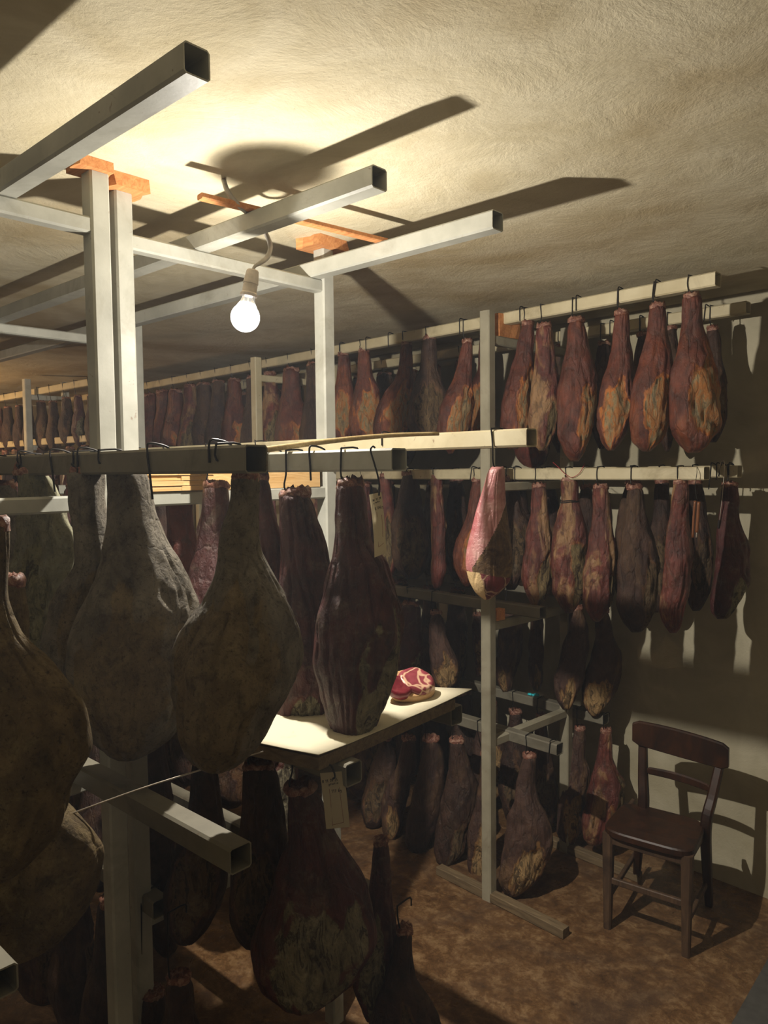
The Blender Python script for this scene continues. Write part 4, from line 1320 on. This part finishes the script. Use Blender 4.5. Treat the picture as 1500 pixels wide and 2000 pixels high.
# far rack at the left, lit from behind
T['F1'] = rail(Vector((-4.6, 2.56, CAMZ + .66)), MX, YW, .05, 3.0, M['paint_cream'], 'distant rail seen between the white posts at the far left', 'far rails')
T['F3'] = rail(Vector((-4.6, 2.56, CAMZ + .27)), MX, YW, .05, 3.0, M['paint_cream'], 'distant lower rail glimpsed above the front hams at the left', 'far rails')
frame(-6.02, 2.5, 2.8, XW, YW, zc + .725, [zc + .61, zc + .22], 'thin distant rack frame in warm light at the far left', 'rack frames of the left racks')
fill(T['F1'], .12, 2.4, .2, ['dark', 'maroon'], 'distant ham silhouette with bright rim at the far left', 'hams in the warm lit far rack', 'distant hook on the far left rack', drop=.06, scale=(.62, .72))
fill(T['F3'], .4, 2.4, .24, ['tan', 'brick'], 'distant orange lit ham low in the far left rack', 'hams in the warm lit far lower tier', 'distant hook on the far lower tier', scale=(.6, .7))


# ------------------------------------------------------------------ hooks on the rails without a ham
eh = [
    ('UF', 1016, 0, 'small bent hook on the top front rail just right of the post', .05, .0), ('UF', 1208, 0, 'empty black hook on the top rail above the third ham', .06, 0),
    ('UF', 1281, 0, 'empty splayed black hook on the top rail above the second ham', .07, .01), ('UF', 898, 0, 'empty hook on the top rail left of the rack post', .06, 0),
    ('UF', 758, 0, 'empty hook on the top rail in the hazy middle stretch', .06, 0), ('UF', 714, 0, 'empty hook on the top rail beside the hazy hams', .06, 0),
    ('UF', 663, 0, 'empty hook on the top rail touching the bulb post', .06, 0),
    ('UB', 1192, 0, 'empty hook on the top back rail between two hams', .06, 0), ('UB', 1378, 0, 'empty hook at the end of the top back rail', .06, .006),
    ('UB', 1250, 0, 'empty hook on the top back rail near the slim ham', .06, 0),
    ('MF', 1006, 0, 'empty hook on the eye level rail right of the pink ham', .06, 0), ('MF', 980, 0, 'thin hook on the eye level rail behind the pink ham', .05, 0),
    ('MF', 922, 0, 'slanting hook on the eye level rail left of the post', .05, .01),
    ('MB', 1389, 0, 'long looped hook at the left of the back rail cluster', .10, .008), ('MB', 1400, 0, 'broad hook in the back rail cluster', .06, 0),
    ('MB', 1408, 0, 'slanting hook in the back rail cluster', .045, .008), ('MB', 1424, 0, 'short hook nearest the end of the eye level back rail', .04, 0),
    ('BF', 1075, 0, 'empty hook at the end of the lowest front rail', .09, .01), ('BF', 865, 0, 'hook on the lowest front rail left of the long ham', .05, 0),
    ('H3', 747, 0, 'flat steel hook over the lit cream rail near the tag', .03, 0), ('H2', 606, 0, 'tall bent hook with a free tip on the white rail', .07, -.004),
    ('H1', 36, 0, 'dark hook over the grey rail near the left edge', .055, 0), ('H1', 154, 0, 'bent hook over the grey rail between two grey hams', .055, .004),
    ('H1', 100, 0, 'long curved hook over the grey rail beside the mouldy ham', .09, -.02), ('H1', 290, 0, 'long hook over the grey rail right of the broad ham', .10, -.016),
    ('H1', 411, 0, 'upright hook standing above the grey rail', .03, 0), ('H2', 521, 0, 'hook over the white rail beside the grey rail end', .055, -.004),
    ('UF', 1126, 0, 'extra hook doubled over the top rail above the tan necked ham', .05, .0),
]
for r, x, _, lab, dr, ti in eh:
    empty_hook(T[r], x, 0 or {'UF': 560, 'UB': 600, 'MF': 915, 'MB': 915, 'BF': 1440, 'H3': 850, 'H2': 885, 'H1': 890}[r], lab, dr, ti)

# ------------------------------------------------------------------ red strings and the dark cord on the corded ham
P, n = T['MF'].plane(-.035)
g = lambda x, y, e=0: onv(x, y, P + n * e, n)
tag(rod('red_string', [g(1080, 903, .02), g(1090, 912), g(1102, 924), g(1114, 932), g(1122, 931), g(1132, 924), g(1139, 912), g(1142, 905, .02)], .0014, M['cord_red'], seg=6), 'red string looped over the rail above the corded ham', 'string')
c4 = m4.location
dd = (c4 - CAM).dot(Fh)
cc = at(1112, 979, dd)
rr = (at(1129, 979, dd) - at(1096, 979, dd)).length / 2 + .003
pts = []
for k in range(34):
    a = 2 * math.pi * k / 16
    pts.append(cc + Rh * (rr * math.cos(a)) + Fh * (rr * math.sin(a)) + Z * (.004 * math.sin(a * .5) + .0015 * math.sin(3 * a)))
co = rod('cord', pts, .0022, M['cord_dark'], seg=6, smoothn=2)
co.parent = m4
co.matrix_parent_inverse = (Matrix.Translation(m4.location) @ Matrix.Rotation(ROT, 4, 'Z')).inverted()

# ------------------------------------------------------------------ wooden probe and black spike
P, n = T['MF'].plane(-.045)
e0 = g(1356, 1045)
e = empty('probe', onv(1360, 978, P, n), 'slim amber wooden probe hanging by a wire from the eye level rail', 'probe')
o = e.location.copy()
rod('wire_loop', [onv(1361, 911, T['MF'].P, n), onv(1361, 925, P, n), onv(1358, 950, P, n), onv(1361, 978, P, n)], .0012, M['wire'], e, seg=6, off=o)
rod('shaft', [onv(1358, 978, P, n), onv(1355, 1010, P, n), onv(1353, 1050, P, n)], .005, M['amber'], e, seg=8, off=o)
rod('case', [onv(1365, 980, P, n), onv(1363, 1012, P, n), onv(1361, 1040, P, n)], .0065, M['amber'], e, seg=8, off=o)
rod('metal_tip', [onv(1361, 1040, P, n), onv(1360, 1050, P, n)], .003, M['steelrod'], e, seg=6, off=o)
P, n = T['MB'].plane(-.045)
e = empty('spike', onv(1412, 900, P, n), 'long steel skewer with black handle hooked over the far right rail end', 'skewer')
o = e.location.copy()
rod('hooked_wire', [onv(1406, 924, P, n), onv(1407, 906, P, n), onv(1411, 900, P, n), onv(1415, 906, P, n), onv(1413, 940, P, n), onv(1410, 975, P, n), onv(1405, 1020, P, n)], .0018, M['steelrod'], e, seg=6, off=o)
rod('handle', [onv(1405, 1016, P, n), onv(1403, 1032, P, n)], .0045, M['cord_dark'], e, seg=8, off=o)

# ------------------------------------------------------------------ cyan clip on the low rail
q = onz(1041, 1360, T['BB'].P.z + .003)
P, n = T['BB'].plane()
q = onv(1041, 1356, P, n)
vs, fs = [], []
segs = 12
e = empty('plastic_clip', q, 'small bright cyan plastic clip lying on the low back rail', 'clip')
for k, (dx, r, dz) in enumerate(((-.016, .010, 0), (.002, .009, -.004), (.019, .012, -.003))):
    vv, ff = [], []
    for i in range(7):
        a = math.pi * i / 6
        for j in range(10):
            b = 2 * math.pi * j / 10
            vv.append(Vector((math.sin(a) * math.cos(b) * r * 1.4, math.sin(a) * math.sin(b) * r, math.cos(a) * r * .7)) * (1 + .2 * nz(a + k, b, 1)))
    for i in range(6):
        for j in range(10):
            ff.append((i * 10 + j, (i + 1) * 10 + j, (i + 1) * 10 + (j + 1) % 10, i * 10 + (j + 1) % 10))
    mesh_obj('jaw' if k != 1 else 'spring', vv, ff, M['cyan'], e, smooth=True, loc=Rh * dx + Z * dz)

# ------------------------------------------------------------------ board with cutting sheet and joint
zb = CAMZ - .60
c1, c2, c4_ = onz(622, 1478, zb), onz(889, 1363, zb), onz(506, 1454, zb)
ex = (c4_ - c1).normalized()
c3 = c2 + ex * .30
c4_ = c1 + ex * .72
c3 = c2 + ex * .66
def plate(name, cs, z0, z1, mat, parent=None, off=Vector((0, 0, 0)), lab=None, cat=None):
    nn = len(cs)
    vs = [Vector((c.x, c.y, z0)) - off for c in cs] + [Vector((c.x, c.y, z1)) - off for c in cs]
    fs = [tuple(reversed(range(nn))), tuple(range(nn, 2 * nn))] + [(i, (i + 1) % nn, nn + (i + 1) % nn, nn + i) for i in range(nn)]
    o = mesh_obj(name, vs, fs, mat, parent)
    if parent is None: o.location = off
    if lab: tag(o, lab, cat)
    return o
t = NT('white_sheet')
v = t.coords(rand=False, obj=False)
cst = t.mix(t.mask(t.noise(v, 12, 6, .7, 1), .58, .7, .45), lin('d8cfb4'), lin('a88450'))
M['sheet'] = t.fin(cst, .7, t.bump(t.noise(v, 20, 4), .2, .004), .3)
plate('shelf_board', [c1, c2, c3, c4_], zb - .030, zb - .0025, M['dirtywood'], off=Vector((c1.x, c1.y, 0)), lab='thick grimy wooden board lying across the lower rails', cat='board')
# the sheet overhangs and curls up at the far right corner
tip = at(922, 1346, 2.02)
sheet_v, sheet_f = [], []
N1, N2 = 14, 10
A0, A1, B0, B1 = c1, c2 + (c2 - c1).normalized() * .02, c4_, c3
for i in range(N1 + 1):
    u = i / N1
    for j in range(N2 + 1):
        w_ = j / N2
        p = (A0 * (1 - u) + A1 * u) * (1 - w_) + (B0 * (1 - u) + B1 * u) * w_
        p = Vector((p.x, p.y, zb))
        k = max(0, (u - .72) / .28) ** 2 * max(0, 1 - w_ * 1.6) ** 2
        p = p.lerp(p + (tip - Vector((A1.x, A1.y, zb))), k)
        p.z += .0015 * nz(u * 6, w_ * 5, 2) + (.004 * max(0, 1 - u * 6) * (1 - w_))
        sheet_v.append(p - c1)
for i in range(N1):
    for j in range(N2):
        a = i * (N2 + 1) + j
        sheet_f.append((a, a + N2 + 1, a + N2 + 2, a + 1))
sh = mesh_obj('cutting_sheet', sheet_v, sheet_f, M['sheet'], smooth=True, loc=c1)
tag(sh, 'white sheet with curled corner covering the wooden board under the joint', 'sheet')
so = sh.modifiers.new('thick', 'SOLIDIFY'); so.thickness = .002; so.offset = 0

def mat_meat(name, a, b, fat, amt, rough):
    t = NT(name)
    v = t.coords(rand=False)
    n1 = t.noise(v, 22, 6, .65, 1)
    c = t.ramp(n1, [(.3, lin(a)), (.7, lin(b))])
    vo = t.n('ShaderNodeTexVoronoi', feature='DISTANCE_TO_EDGE'); vo.inputs['Scale'].default_value = 24
    ad = t.n('ShaderNodeVectorMath', operation='ADD'); nn = t.n('ShaderNodeTexNoise'); nn.inputs['Scale'].default_value = 14
    sc = t.n('ShaderNodeVectorMath', operation='SCALE'); sc.inputs['Scale'].default_value = .07
    t.l(v, nn.inputs['Vector']); t.l(nn.outputs['Color'], sc.inputs[0]); t.l(v, ad.inputs[0]); t.l(sc.outputs[0], ad.inputs[1]); t.l(ad.outputs[0], vo.inputs['Vector'])
    c = t.mix(t.mask(vo.outputs['Distance'], .09, .03, amt), c, lin(fat))
    return t.fin(c, rough, t.bump(n1, .3, .004), .6)
M['joint_rind'] = mat_simple('pale_fat_rind', 'd9ad7c', .5)
M['joint_red'] = mat_meat('dark_red_muscle', '5c1220', '7e2430', 'a04850', .15, .25)
M['joint_marbled'] = mat_meat('marbled_meat', '7a2834', 'a04a54', 'dcb494', .9, .35)
jd = 1.79
jc = onz(802, 1368, zb)
def blob(name, ctr, ax, ay, az, rx, ry, rz, mat, parent, off, seed, flat=0.0, cut=None, n=20):
    vv, ff = [], []
    for i in range(n + 1):
        a = math.pi * i / n
        for j in range(2 * n):
            b = math.pi * j / n
            x, y, z = math.sin(a) * math.cos(b), math.sin(a) * math.sin(b), math.cos(a)
            q = 1 + .10 * nz(x * 1.6 + seed, y * 1.6, z * 1.6)
            z2 = z if cut is None else min(z, cut + .06 * nz(x * 3 + seed, y * 3, 0))
            if flat: z2 = max(z2, -flat)
            vv.append(ctr + ax * (x * rx * q) + ay * (y * ry * q) + az * (z2 * rz * q) - off)
    for i in range(n):
        for j in range(2 * n):
            k = (j + 1) % (2 * n)
            ff.append((i * 2 * n + j, (i + 1) * 2 * n + j, (i + 1) * 2 * n + k, i * 2 * n + k))
    return mesh_obj(name, vv, ff, mat, parent, smooth=True)
e = empty('ham_joint', jc, 'cut ham joint with dark red and marbled faces lying on the white board', 'meat')
o = jc.copy()
ay = (Rh * .86 + Fh * .5 + Z * .0).normalized()       # long direction: away to the right
ax = Z.cross(ay).normalized()
up = (Z * .80 - Fh * .55).normalized()
ax2 = up.cross(ay).normalized()
base = jc + Z * .026 + Fh * .02
blob('rind', base + Z * .006, ay, ax2, up, .075, .052, .040, M['joint_rind'], e, o, 3, cut=.35, n=22)
blob('marbled_face', base + ay * .022 + up * .020 + ax2 * .004, ay, ax2, up, .052, .047, .022, M['joint_marbled'], e, o, 6, cut=.62, n=20)
blob('dark_muscle', base - ay * .036 + up * .017 - ax2 * .004, ay, ax2, up, .040, .038, .026, M['joint_red'], e, o, 9, cut=.55, n=20)

# ------------------------------------------------------------------ paper tags with handwriting
def strokes_obj(name, strokes, fr, mat, parent, rad=.0005):
    vs, fs = [], []
    for s in strokes:
        P = [fr(*p) for p in s]
        v, f = sweep_vf(P, rad, 4)
        b = len(vs)
        vs += v; fs += [tuple(b + i for i in q) for q in f]
    return mesh_obj(name, vs, fs, mat, parent)


GLY = {  # simple handwritten glyphs in a unit box
    'N': [[(0, 0), (.05, 1), (.5, .1), (.6, 1)]], 'r': [[(.1, 0), (.15, .6)], [(.15, .4), (.4, .62), (.5, .5)]], '.': [[(.1, 0), (.16, .06)]],
    '0': [[(.3, 1), (.05, .6), (.2, .05), (.5, .3), (.5, .8), (.3, 1)]], '1': [[(.1, .7), (.35, 1), (.3, 0)]], '2': [[(.05, .8), (.3, 1), (.5, .75), (.05, 0), (.55, .05)]],
    '7': [[(.05, 1), (.55, .95), (.2, 0)], [(.1, .5), (.5, .5)]], '8': [[(.3, .5), (.08, .78), (.3, 1), (.5, .78), (.1, .25), (.3, 0), (.55, .25), (.3, .5)]],
    '4': [[(.3, 1), (.05, .4), (.55, .4)], [(.4, .7), (.35, 0)]], '5': [[(.5, 1), (.15, .95), (.1, .55), (.5, .4), (.3, 0), (.05, .1)]], '6': [[(.45, 1), (.1, .4), (.25, 0), (.5, .25), (.15, .45)]],
    '#': [[(.15, 0), (.25, 1)], [(.4, 0), (.5, 1)], [(0, .35), (.6, .4)], [(.05, .65), (.65, .7)]], 'k': [[(.1, 0), (.15, 1)], [(.5, .6), (.15, .3), (.5, 0)]],
    'g': [[(.5, .5), (.2, .6), (.1, .3), (.45, .25), (.5, .55), (.45, -.3), (.1, -.25)]], 'm': [[(.05, 0), (.08, .5), (.3, .5), (.3, 0)], [(.3, .4), (.55, .5), (.55, 0)]],
    'c': [[(.5, .5), (.2, .6), (.08, .2), (.5, .05)]], 'o': [[(.3, .55), (.08, .3), (.3, 0), (.5, .3), (.3, .55)]], 'p': [[(.1, -.35), (.15, .55)], [(.15, .45), (.5, .4), (.4, .05), (.15, .1)]],
    's': [[(.45, .55), (.15, .45), (.45, .15), (.08, 0)]], 'e': [[(.1, .3), (.5, .35), (.3, .6), (.1, .25), (.45, 0)]], 'a': [[(.45, .5), (.15, .5), (.15, .05), (.45, .1), (.48, .5), (.55, 0)]],
    'i': [[(.25, .5), (.25, 0)], [(.25, .75), (.28, .8)]], 'u': [[(.1, .5), (.12, .05), (.45, .1), (.5, .5)]], 't': [[(.3, 1), (.28, .05), (.5, .05)], [(.1, .6), (.5, .62)]], ' ': [], 'l': [[(.2, 1), (.2, 0), (.35, 0)]],
    'A': [[(.05, 0), (.3, 1), (.55, 0)], [(.12, .35), (.5, .35)]], 'z': [[(.1, .5), (.5, .5), (.1, 0), (.5, 0)]],
}


def text_strokes(txt, x, y, h, slope=0.0, k=.55):
    out = []
    for i, ch in enumerate(txt):
        for s in GLY.get(ch, []):
            out.append([(x + (i * k + px * .75) * h, y + py * h + slope * (i * k) * h) for px, py in s])
    return out


def paper_tag(px, d, corners, label, lines, frame_s, wire_pts, wire_d):
    """corners tl,tr,br,bl in pixels"""
    P = [at(x, y, d + dz) for x, y, dz in corners]
    o = P[0].copy()
    e = empty('paper_tag', o, label, 'paper tag')
    N = 8
    vs, fs = [], []
    nrm = (P[1] - P[0]).cross(P[3] - P[0]).normalized()
    if nrm.dot(Fh) > 0: nrm = -nrm

    def pt(u, v_, lift=0.0):
        a = P[0].lerp(P[1], u); b = P[3].lerp(P[2], u)
        q = a.lerp(b, v_)
        return q + nrm * (.006 * math.sin(v_ * 3.0) * (1 - .3 * u) + lift) - o
    for i in range(N + 1):
        for j in range(N + 1): vs.append(pt(j / N, i / N))
    for i in range(N):
        for j in range(N):
            a = i * (N + 1) + j
            fs.append((a, a + 1, a + N + 2, a + N + 1))
    sh = mesh_obj('paper', vs, fs, M['paper'], e, smooth=True)
    W = (P[1] - P[0]).length; Hh = (P[3] - P[0]).length
    fr = lambda x, y: pt(x, y, .0006)
    st = []
    for txt, x, y, h, sl in lines:
        for s in text_strokes(txt, 0, 0, 1, sl):
            st.append([(x + a * h * Hh / W * 1.0, y - b * h) for a, b in s])
    strokes_obj('handwriting', st, fr, M['ink'], e, .0005)
    strokes_obj('drawn_frame', frame_s, fr, M['redink'], e, .00035)
    rod('wire_tie', [at(x, y, wire_d) for x, y in wire_pts], .002, M['wire'], e, seg=6, off=o)


paper_tag(0, 1.665, [(721, 966, 0), (745, 961, .015), (754, 1080, .015), (731, 1089, 0)], 'upper white paper tag hanging beside the maroon ham',
          [('Nr 12.20', .22, .12, .035, .1), ('p osteo', .25, .16, .03, .1), ('8.04kg', .28, .265, .05, .05)],
          [[(.42, .30), (.36, .86)], [(.36, .86), (.82, .82)], [(.8, .36), (.76, .72)]],
          [(733, 875), (728, 872), (724, 880), (731, 905), (738, 930), (741, 950), (740, 968)], 1.655)
paper_tag(0, 1.60, [(625, 1510, 0), (672, 1506, .012), (683, 1615, .012), (637, 1619, 0)], 'lower white paper tag hanging under the corner of the board',
          [('# 11.20 25', .05, .17, .05, .06), ('prosciu', .30, .22, .045, .1), ('117 kg', .38, .35, .055, .03)],
          [[(.3, .28), (.3, .5), (.28, .95)], [(.72, .27), (.74, .6), (.76, .90)], [(.28, .93), (.76, .90)]],
          [(643, 1493), (648, 1497), (653, 1510), (654, 1518), (650, 1521)], 1.597)

# thin bright wire in front of the twin posts
tag(rod('thin_rod', [at(118, 1597, 1.30), at(300, 1532, 1.38), at(514, 1468, 1.49)], .0016, M['steelrod'], seg=6), 'thin bright wire strung from the left ham to the board corner', 'wire')

# ------------------------------------------------------------------ chair
def make_chair():
    fl, frt, bl, br = onz(1187, 1812, 0), onz(1340, 1867, 0), onz(1243, 1716, 0), onz(1385, 1768, 0)
    o = (fl + frt + bl + br) / 4
    e = empty('wooden_chair', o, 'old dark stained wooden chair with curved backrest against the wall', 'chair')
    wx = (frt - fl).normalized(); wx.z = 0
    fy = ((bl - fl) + (br - frt)); fy.z = 0; fy.normalize()       # front to back
    sz = .43
    CH, CP = M['chair'], M['chairpale']

    def beam(name, pts, ws, hs, mat, side):
        """rectangular section swept along points; ws across 'side', hs across the other"""
        P = catmull(pts, 6) if len(pts) > 2 else [Vector(p) for p in pts]
        n = len(P)
        W = np.interp(np.linspace(0, 1, n), np.linspace(0, 1, len(ws)), ws)
        Hh = np.interp(np.linspace(0, 1, n), np.linspace(0, 1, len(hs)), hs)
        vs, fs = [], []
        for i, p in enumerate(P):
            d = (P[min(i + 1, n - 1)] - P[max(i - 1, 0)]).normalized()
            s = (side - d * side.dot(d)).normalized(); q = d.cross(s)
            a, b, c = W[i] / 2, Hh[i] / 2, min(W[i], Hh[i]) * .18
            for x, y in ((-a + c, -b), (a - c, -b), (a, -b + c), (a, b - c), (a - c, b), (-a + c, b), (-a, b - c), (-a, -b + c)):
                vs.append(p + s * x + q * y - o)
        for i in range(n - 1):
            for k in range(8):
                j = (k + 1) % 8
                fs.append((i * 8 + k, i * 8 + j, i * 8 + 8 + j, i * 8 + 8 + k))
        fs.append(tuple(reversed(range(8)))); fs.append(tuple((n - 1) * 8 + k for k in range(8)))
        return mesh_obj(name, vs, fs, mat, e)
    # front legs, tapering
    for q in (fl, frt):
        top = q + Z * (sz - .022) + fy * .005
        beam('leg', [q, top], [.030, .044], [.030, .044], CP, wx)
    # rear legs run up into the back posts
    tb = {}
    for nm, q, topx in (('l', bl, (1256, 1436)), ('r', br, (1409, 1478))):
        seat = onz(1257, 1574, sz) if nm == 'l' else onz(1379, 1612, sz)
        v = ray(*topx)
        # choose depth so the post leans back a little from the seat
        tgt = seat + fy * .055
        d = (tgt - CAM).dot(Fh)
        tp = at(topx[0], topx[1], d)
        mid = seat.lerp(tp, .45) - fy * .004
        beam('rear_post', [q, q.lerp(seat, .5) - fy * .012, seat, mid, tp], [.030, .036, .042, .038, .034], [.032, .040, .044, .038, .030], CH, wx)
        tb[nm] = (seat, tp, mid)
    # seat: rounded trapezoid, slightly dished
    fl2, fr2 = fl + Z * sz, frt + Z * sz
    ctr = (fl2 + fr2 + tb['l'][0] + tb['r'][0]) / 4
    hw_f = (fr2 - fl2).length / 2 + .028
    dep = ((tb['l'][0] + tb['r'][0]) / 2 - (fl2 + fr2) / 2).dot(fy) / 2 + .03
    vs, fs = [], []
    n = 48
    rings = [(0.0, -.004, 0), (.5, -.003, 0), (.85, 0, 0), (.97, .001, 0), (1.0, -.005, 0), (1.0, -.026, 0), (.96, -.032, 0), (.0, -.032, 0)]
    mid_ = (fl2 + fr2) / 2 + fy * (dep - .03)
    for r, z, _ in rings:
        for k in range(n):
            a = 2 * math.pi * k / n
            c, s = math.cos(a), math.sin(a)
            ex_ = 2 / 5.0
            x = math.copysign(abs(c) ** ex_, c); y = math.copysign(abs(s) ** ex_, s)
            wl = hw_f * (1 - .06 * (y + 1) / 2)
            if y > 0: y = y * .98
            vs.append(mid_ + wx * (x * wl * r) + fy * (y * dep * r) + Z * z - o)
    for i in range(len(rings) - 1):
        for k in range(n):
            j = (k + 1) % n
            fs.append((i * n + k, i * n + j, (i + 1) * n + j, (i + 1) * n + k))
    mesh_obj('seat', vs, fs, CH, e, smooth=False)
    # apron under the seat
    for a, b in ((fl, frt), (fl, bl - fy * .06), (frt, br - fy * .06)):
        p, q = a + Z * (sz - .045), b + Z * (sz - .045)
        beam('apron', [p, q], [.018, .018], [.04, .04], CP, Z.cross((q - p).normalized()))
    # stretchers
    zs = .21
    p, q = fl + Z * zs, frt + Z * zs
    beam('stretcher', [p, q], [.018, .018], [.026, .026], CP, Z.cross((q - p).normalized()))
    for a, b in ((fl, bl), (frt, br)):
        p, q = a + Z * .13, b + Z * .13
        beam('stretcher', [p, q], [.016, .016], [.024, .024], CP, Z.cross((q - p).normalized()))
    # curved backrest plank
    (sl, tl, ml), (sr, tr, mr) = tb['l'], tb['r']
    xd = (tr - tl).normalized()
    bow = fy
    def plank(name, A, B, h0, h1, th, over, curve, mat, drop=0):
        A2, B2 = A - xd * over, B + xd * over
        n = 16
        vs, fs = [], []
        for i in range(n + 1):
            u = i / n
            c = A2.lerp(B2, u) - bow * drop + bow * (curve * (1 - (2 * u - 1) ** 2) - curve * .25)
            hh = h0 * (1 - .12 * (2 * u - 1) ** 2)
            z1, z0 = h1, h1 - hh
            rd = .012 * (max(0, abs(2 * u - 1) - .9) / .1)
            for (y, z) in ((-th / 2, z0 + rd + .004), (-th / 2 + .004, z0 + rd), (th / 2 - .004, z0 + rd), (th / 2, z0 + rd + .004), (th / 2, z1 - rd - .006), (th / 2 - .006, z1 - rd), (-th / 2 + .006, z1 - rd), (-th / 2, z1 - rd - .006)):
                vs.append(c + bow * y + Z * z - o)
        for i in range(n):
            for k in range(8):
                j = (k + 1) % 8
                fs.append((i * 8 + k, i * 8 + j, i * 8 + 8 + j, i * 8 + 8 + k))
        fs.append(tuple(reversed(range(8)))); fs.append(tuple(n * 8 + k for k in range(8)))
        return mesh_obj(name, vs, fs, mat, e, smooth=False)
    plank('backrest', tl, tr, .118, .07, .024, .035, .03, CH, drop=.028)
    plank('back_slat', sl.lerp(tl, .52), sr.lerp(tr, .52), .035, .017, .014, -.01, .03, CH)
    return e


make_chair()

# ------------------------------------------------------------------ thin haze volume added to imitate lens glare around the bulb
t = NT('glare_haze')
for x in list(t.t.nodes):
    if x.type == 'BSDF_PRINCIPLED': t.t.nodes.remove(x)
vs_ = t.n('ShaderNodeVolumeScatter')
vs_.inputs['Color'].default_value = (0.80, 0.88, 1.0, 1)
vs_.inputs['Density'].default_value = HAZE
vs_.inputs['Anisotropy'].default_value = 0.35
t.l(vs_.outputs[0], t.out.inputs['Volume'])
e_ = .01
A_, B_ = wall_at(XMIN + e_), wall_at(XMAX - e_)
hz = slab('haze', [(XMIN + e_, YMIN + e_), (XMAX - e_, YMIN + e_), (XMAX - e_, B_.y - e_), (XMIN + e_, A_.y - e_)], 0.004, CEIL - .004, t.m, kind='stuff')
tag(hz, 'thin bluish haze volume standing in for the lens glare around the bulb', 'haze')
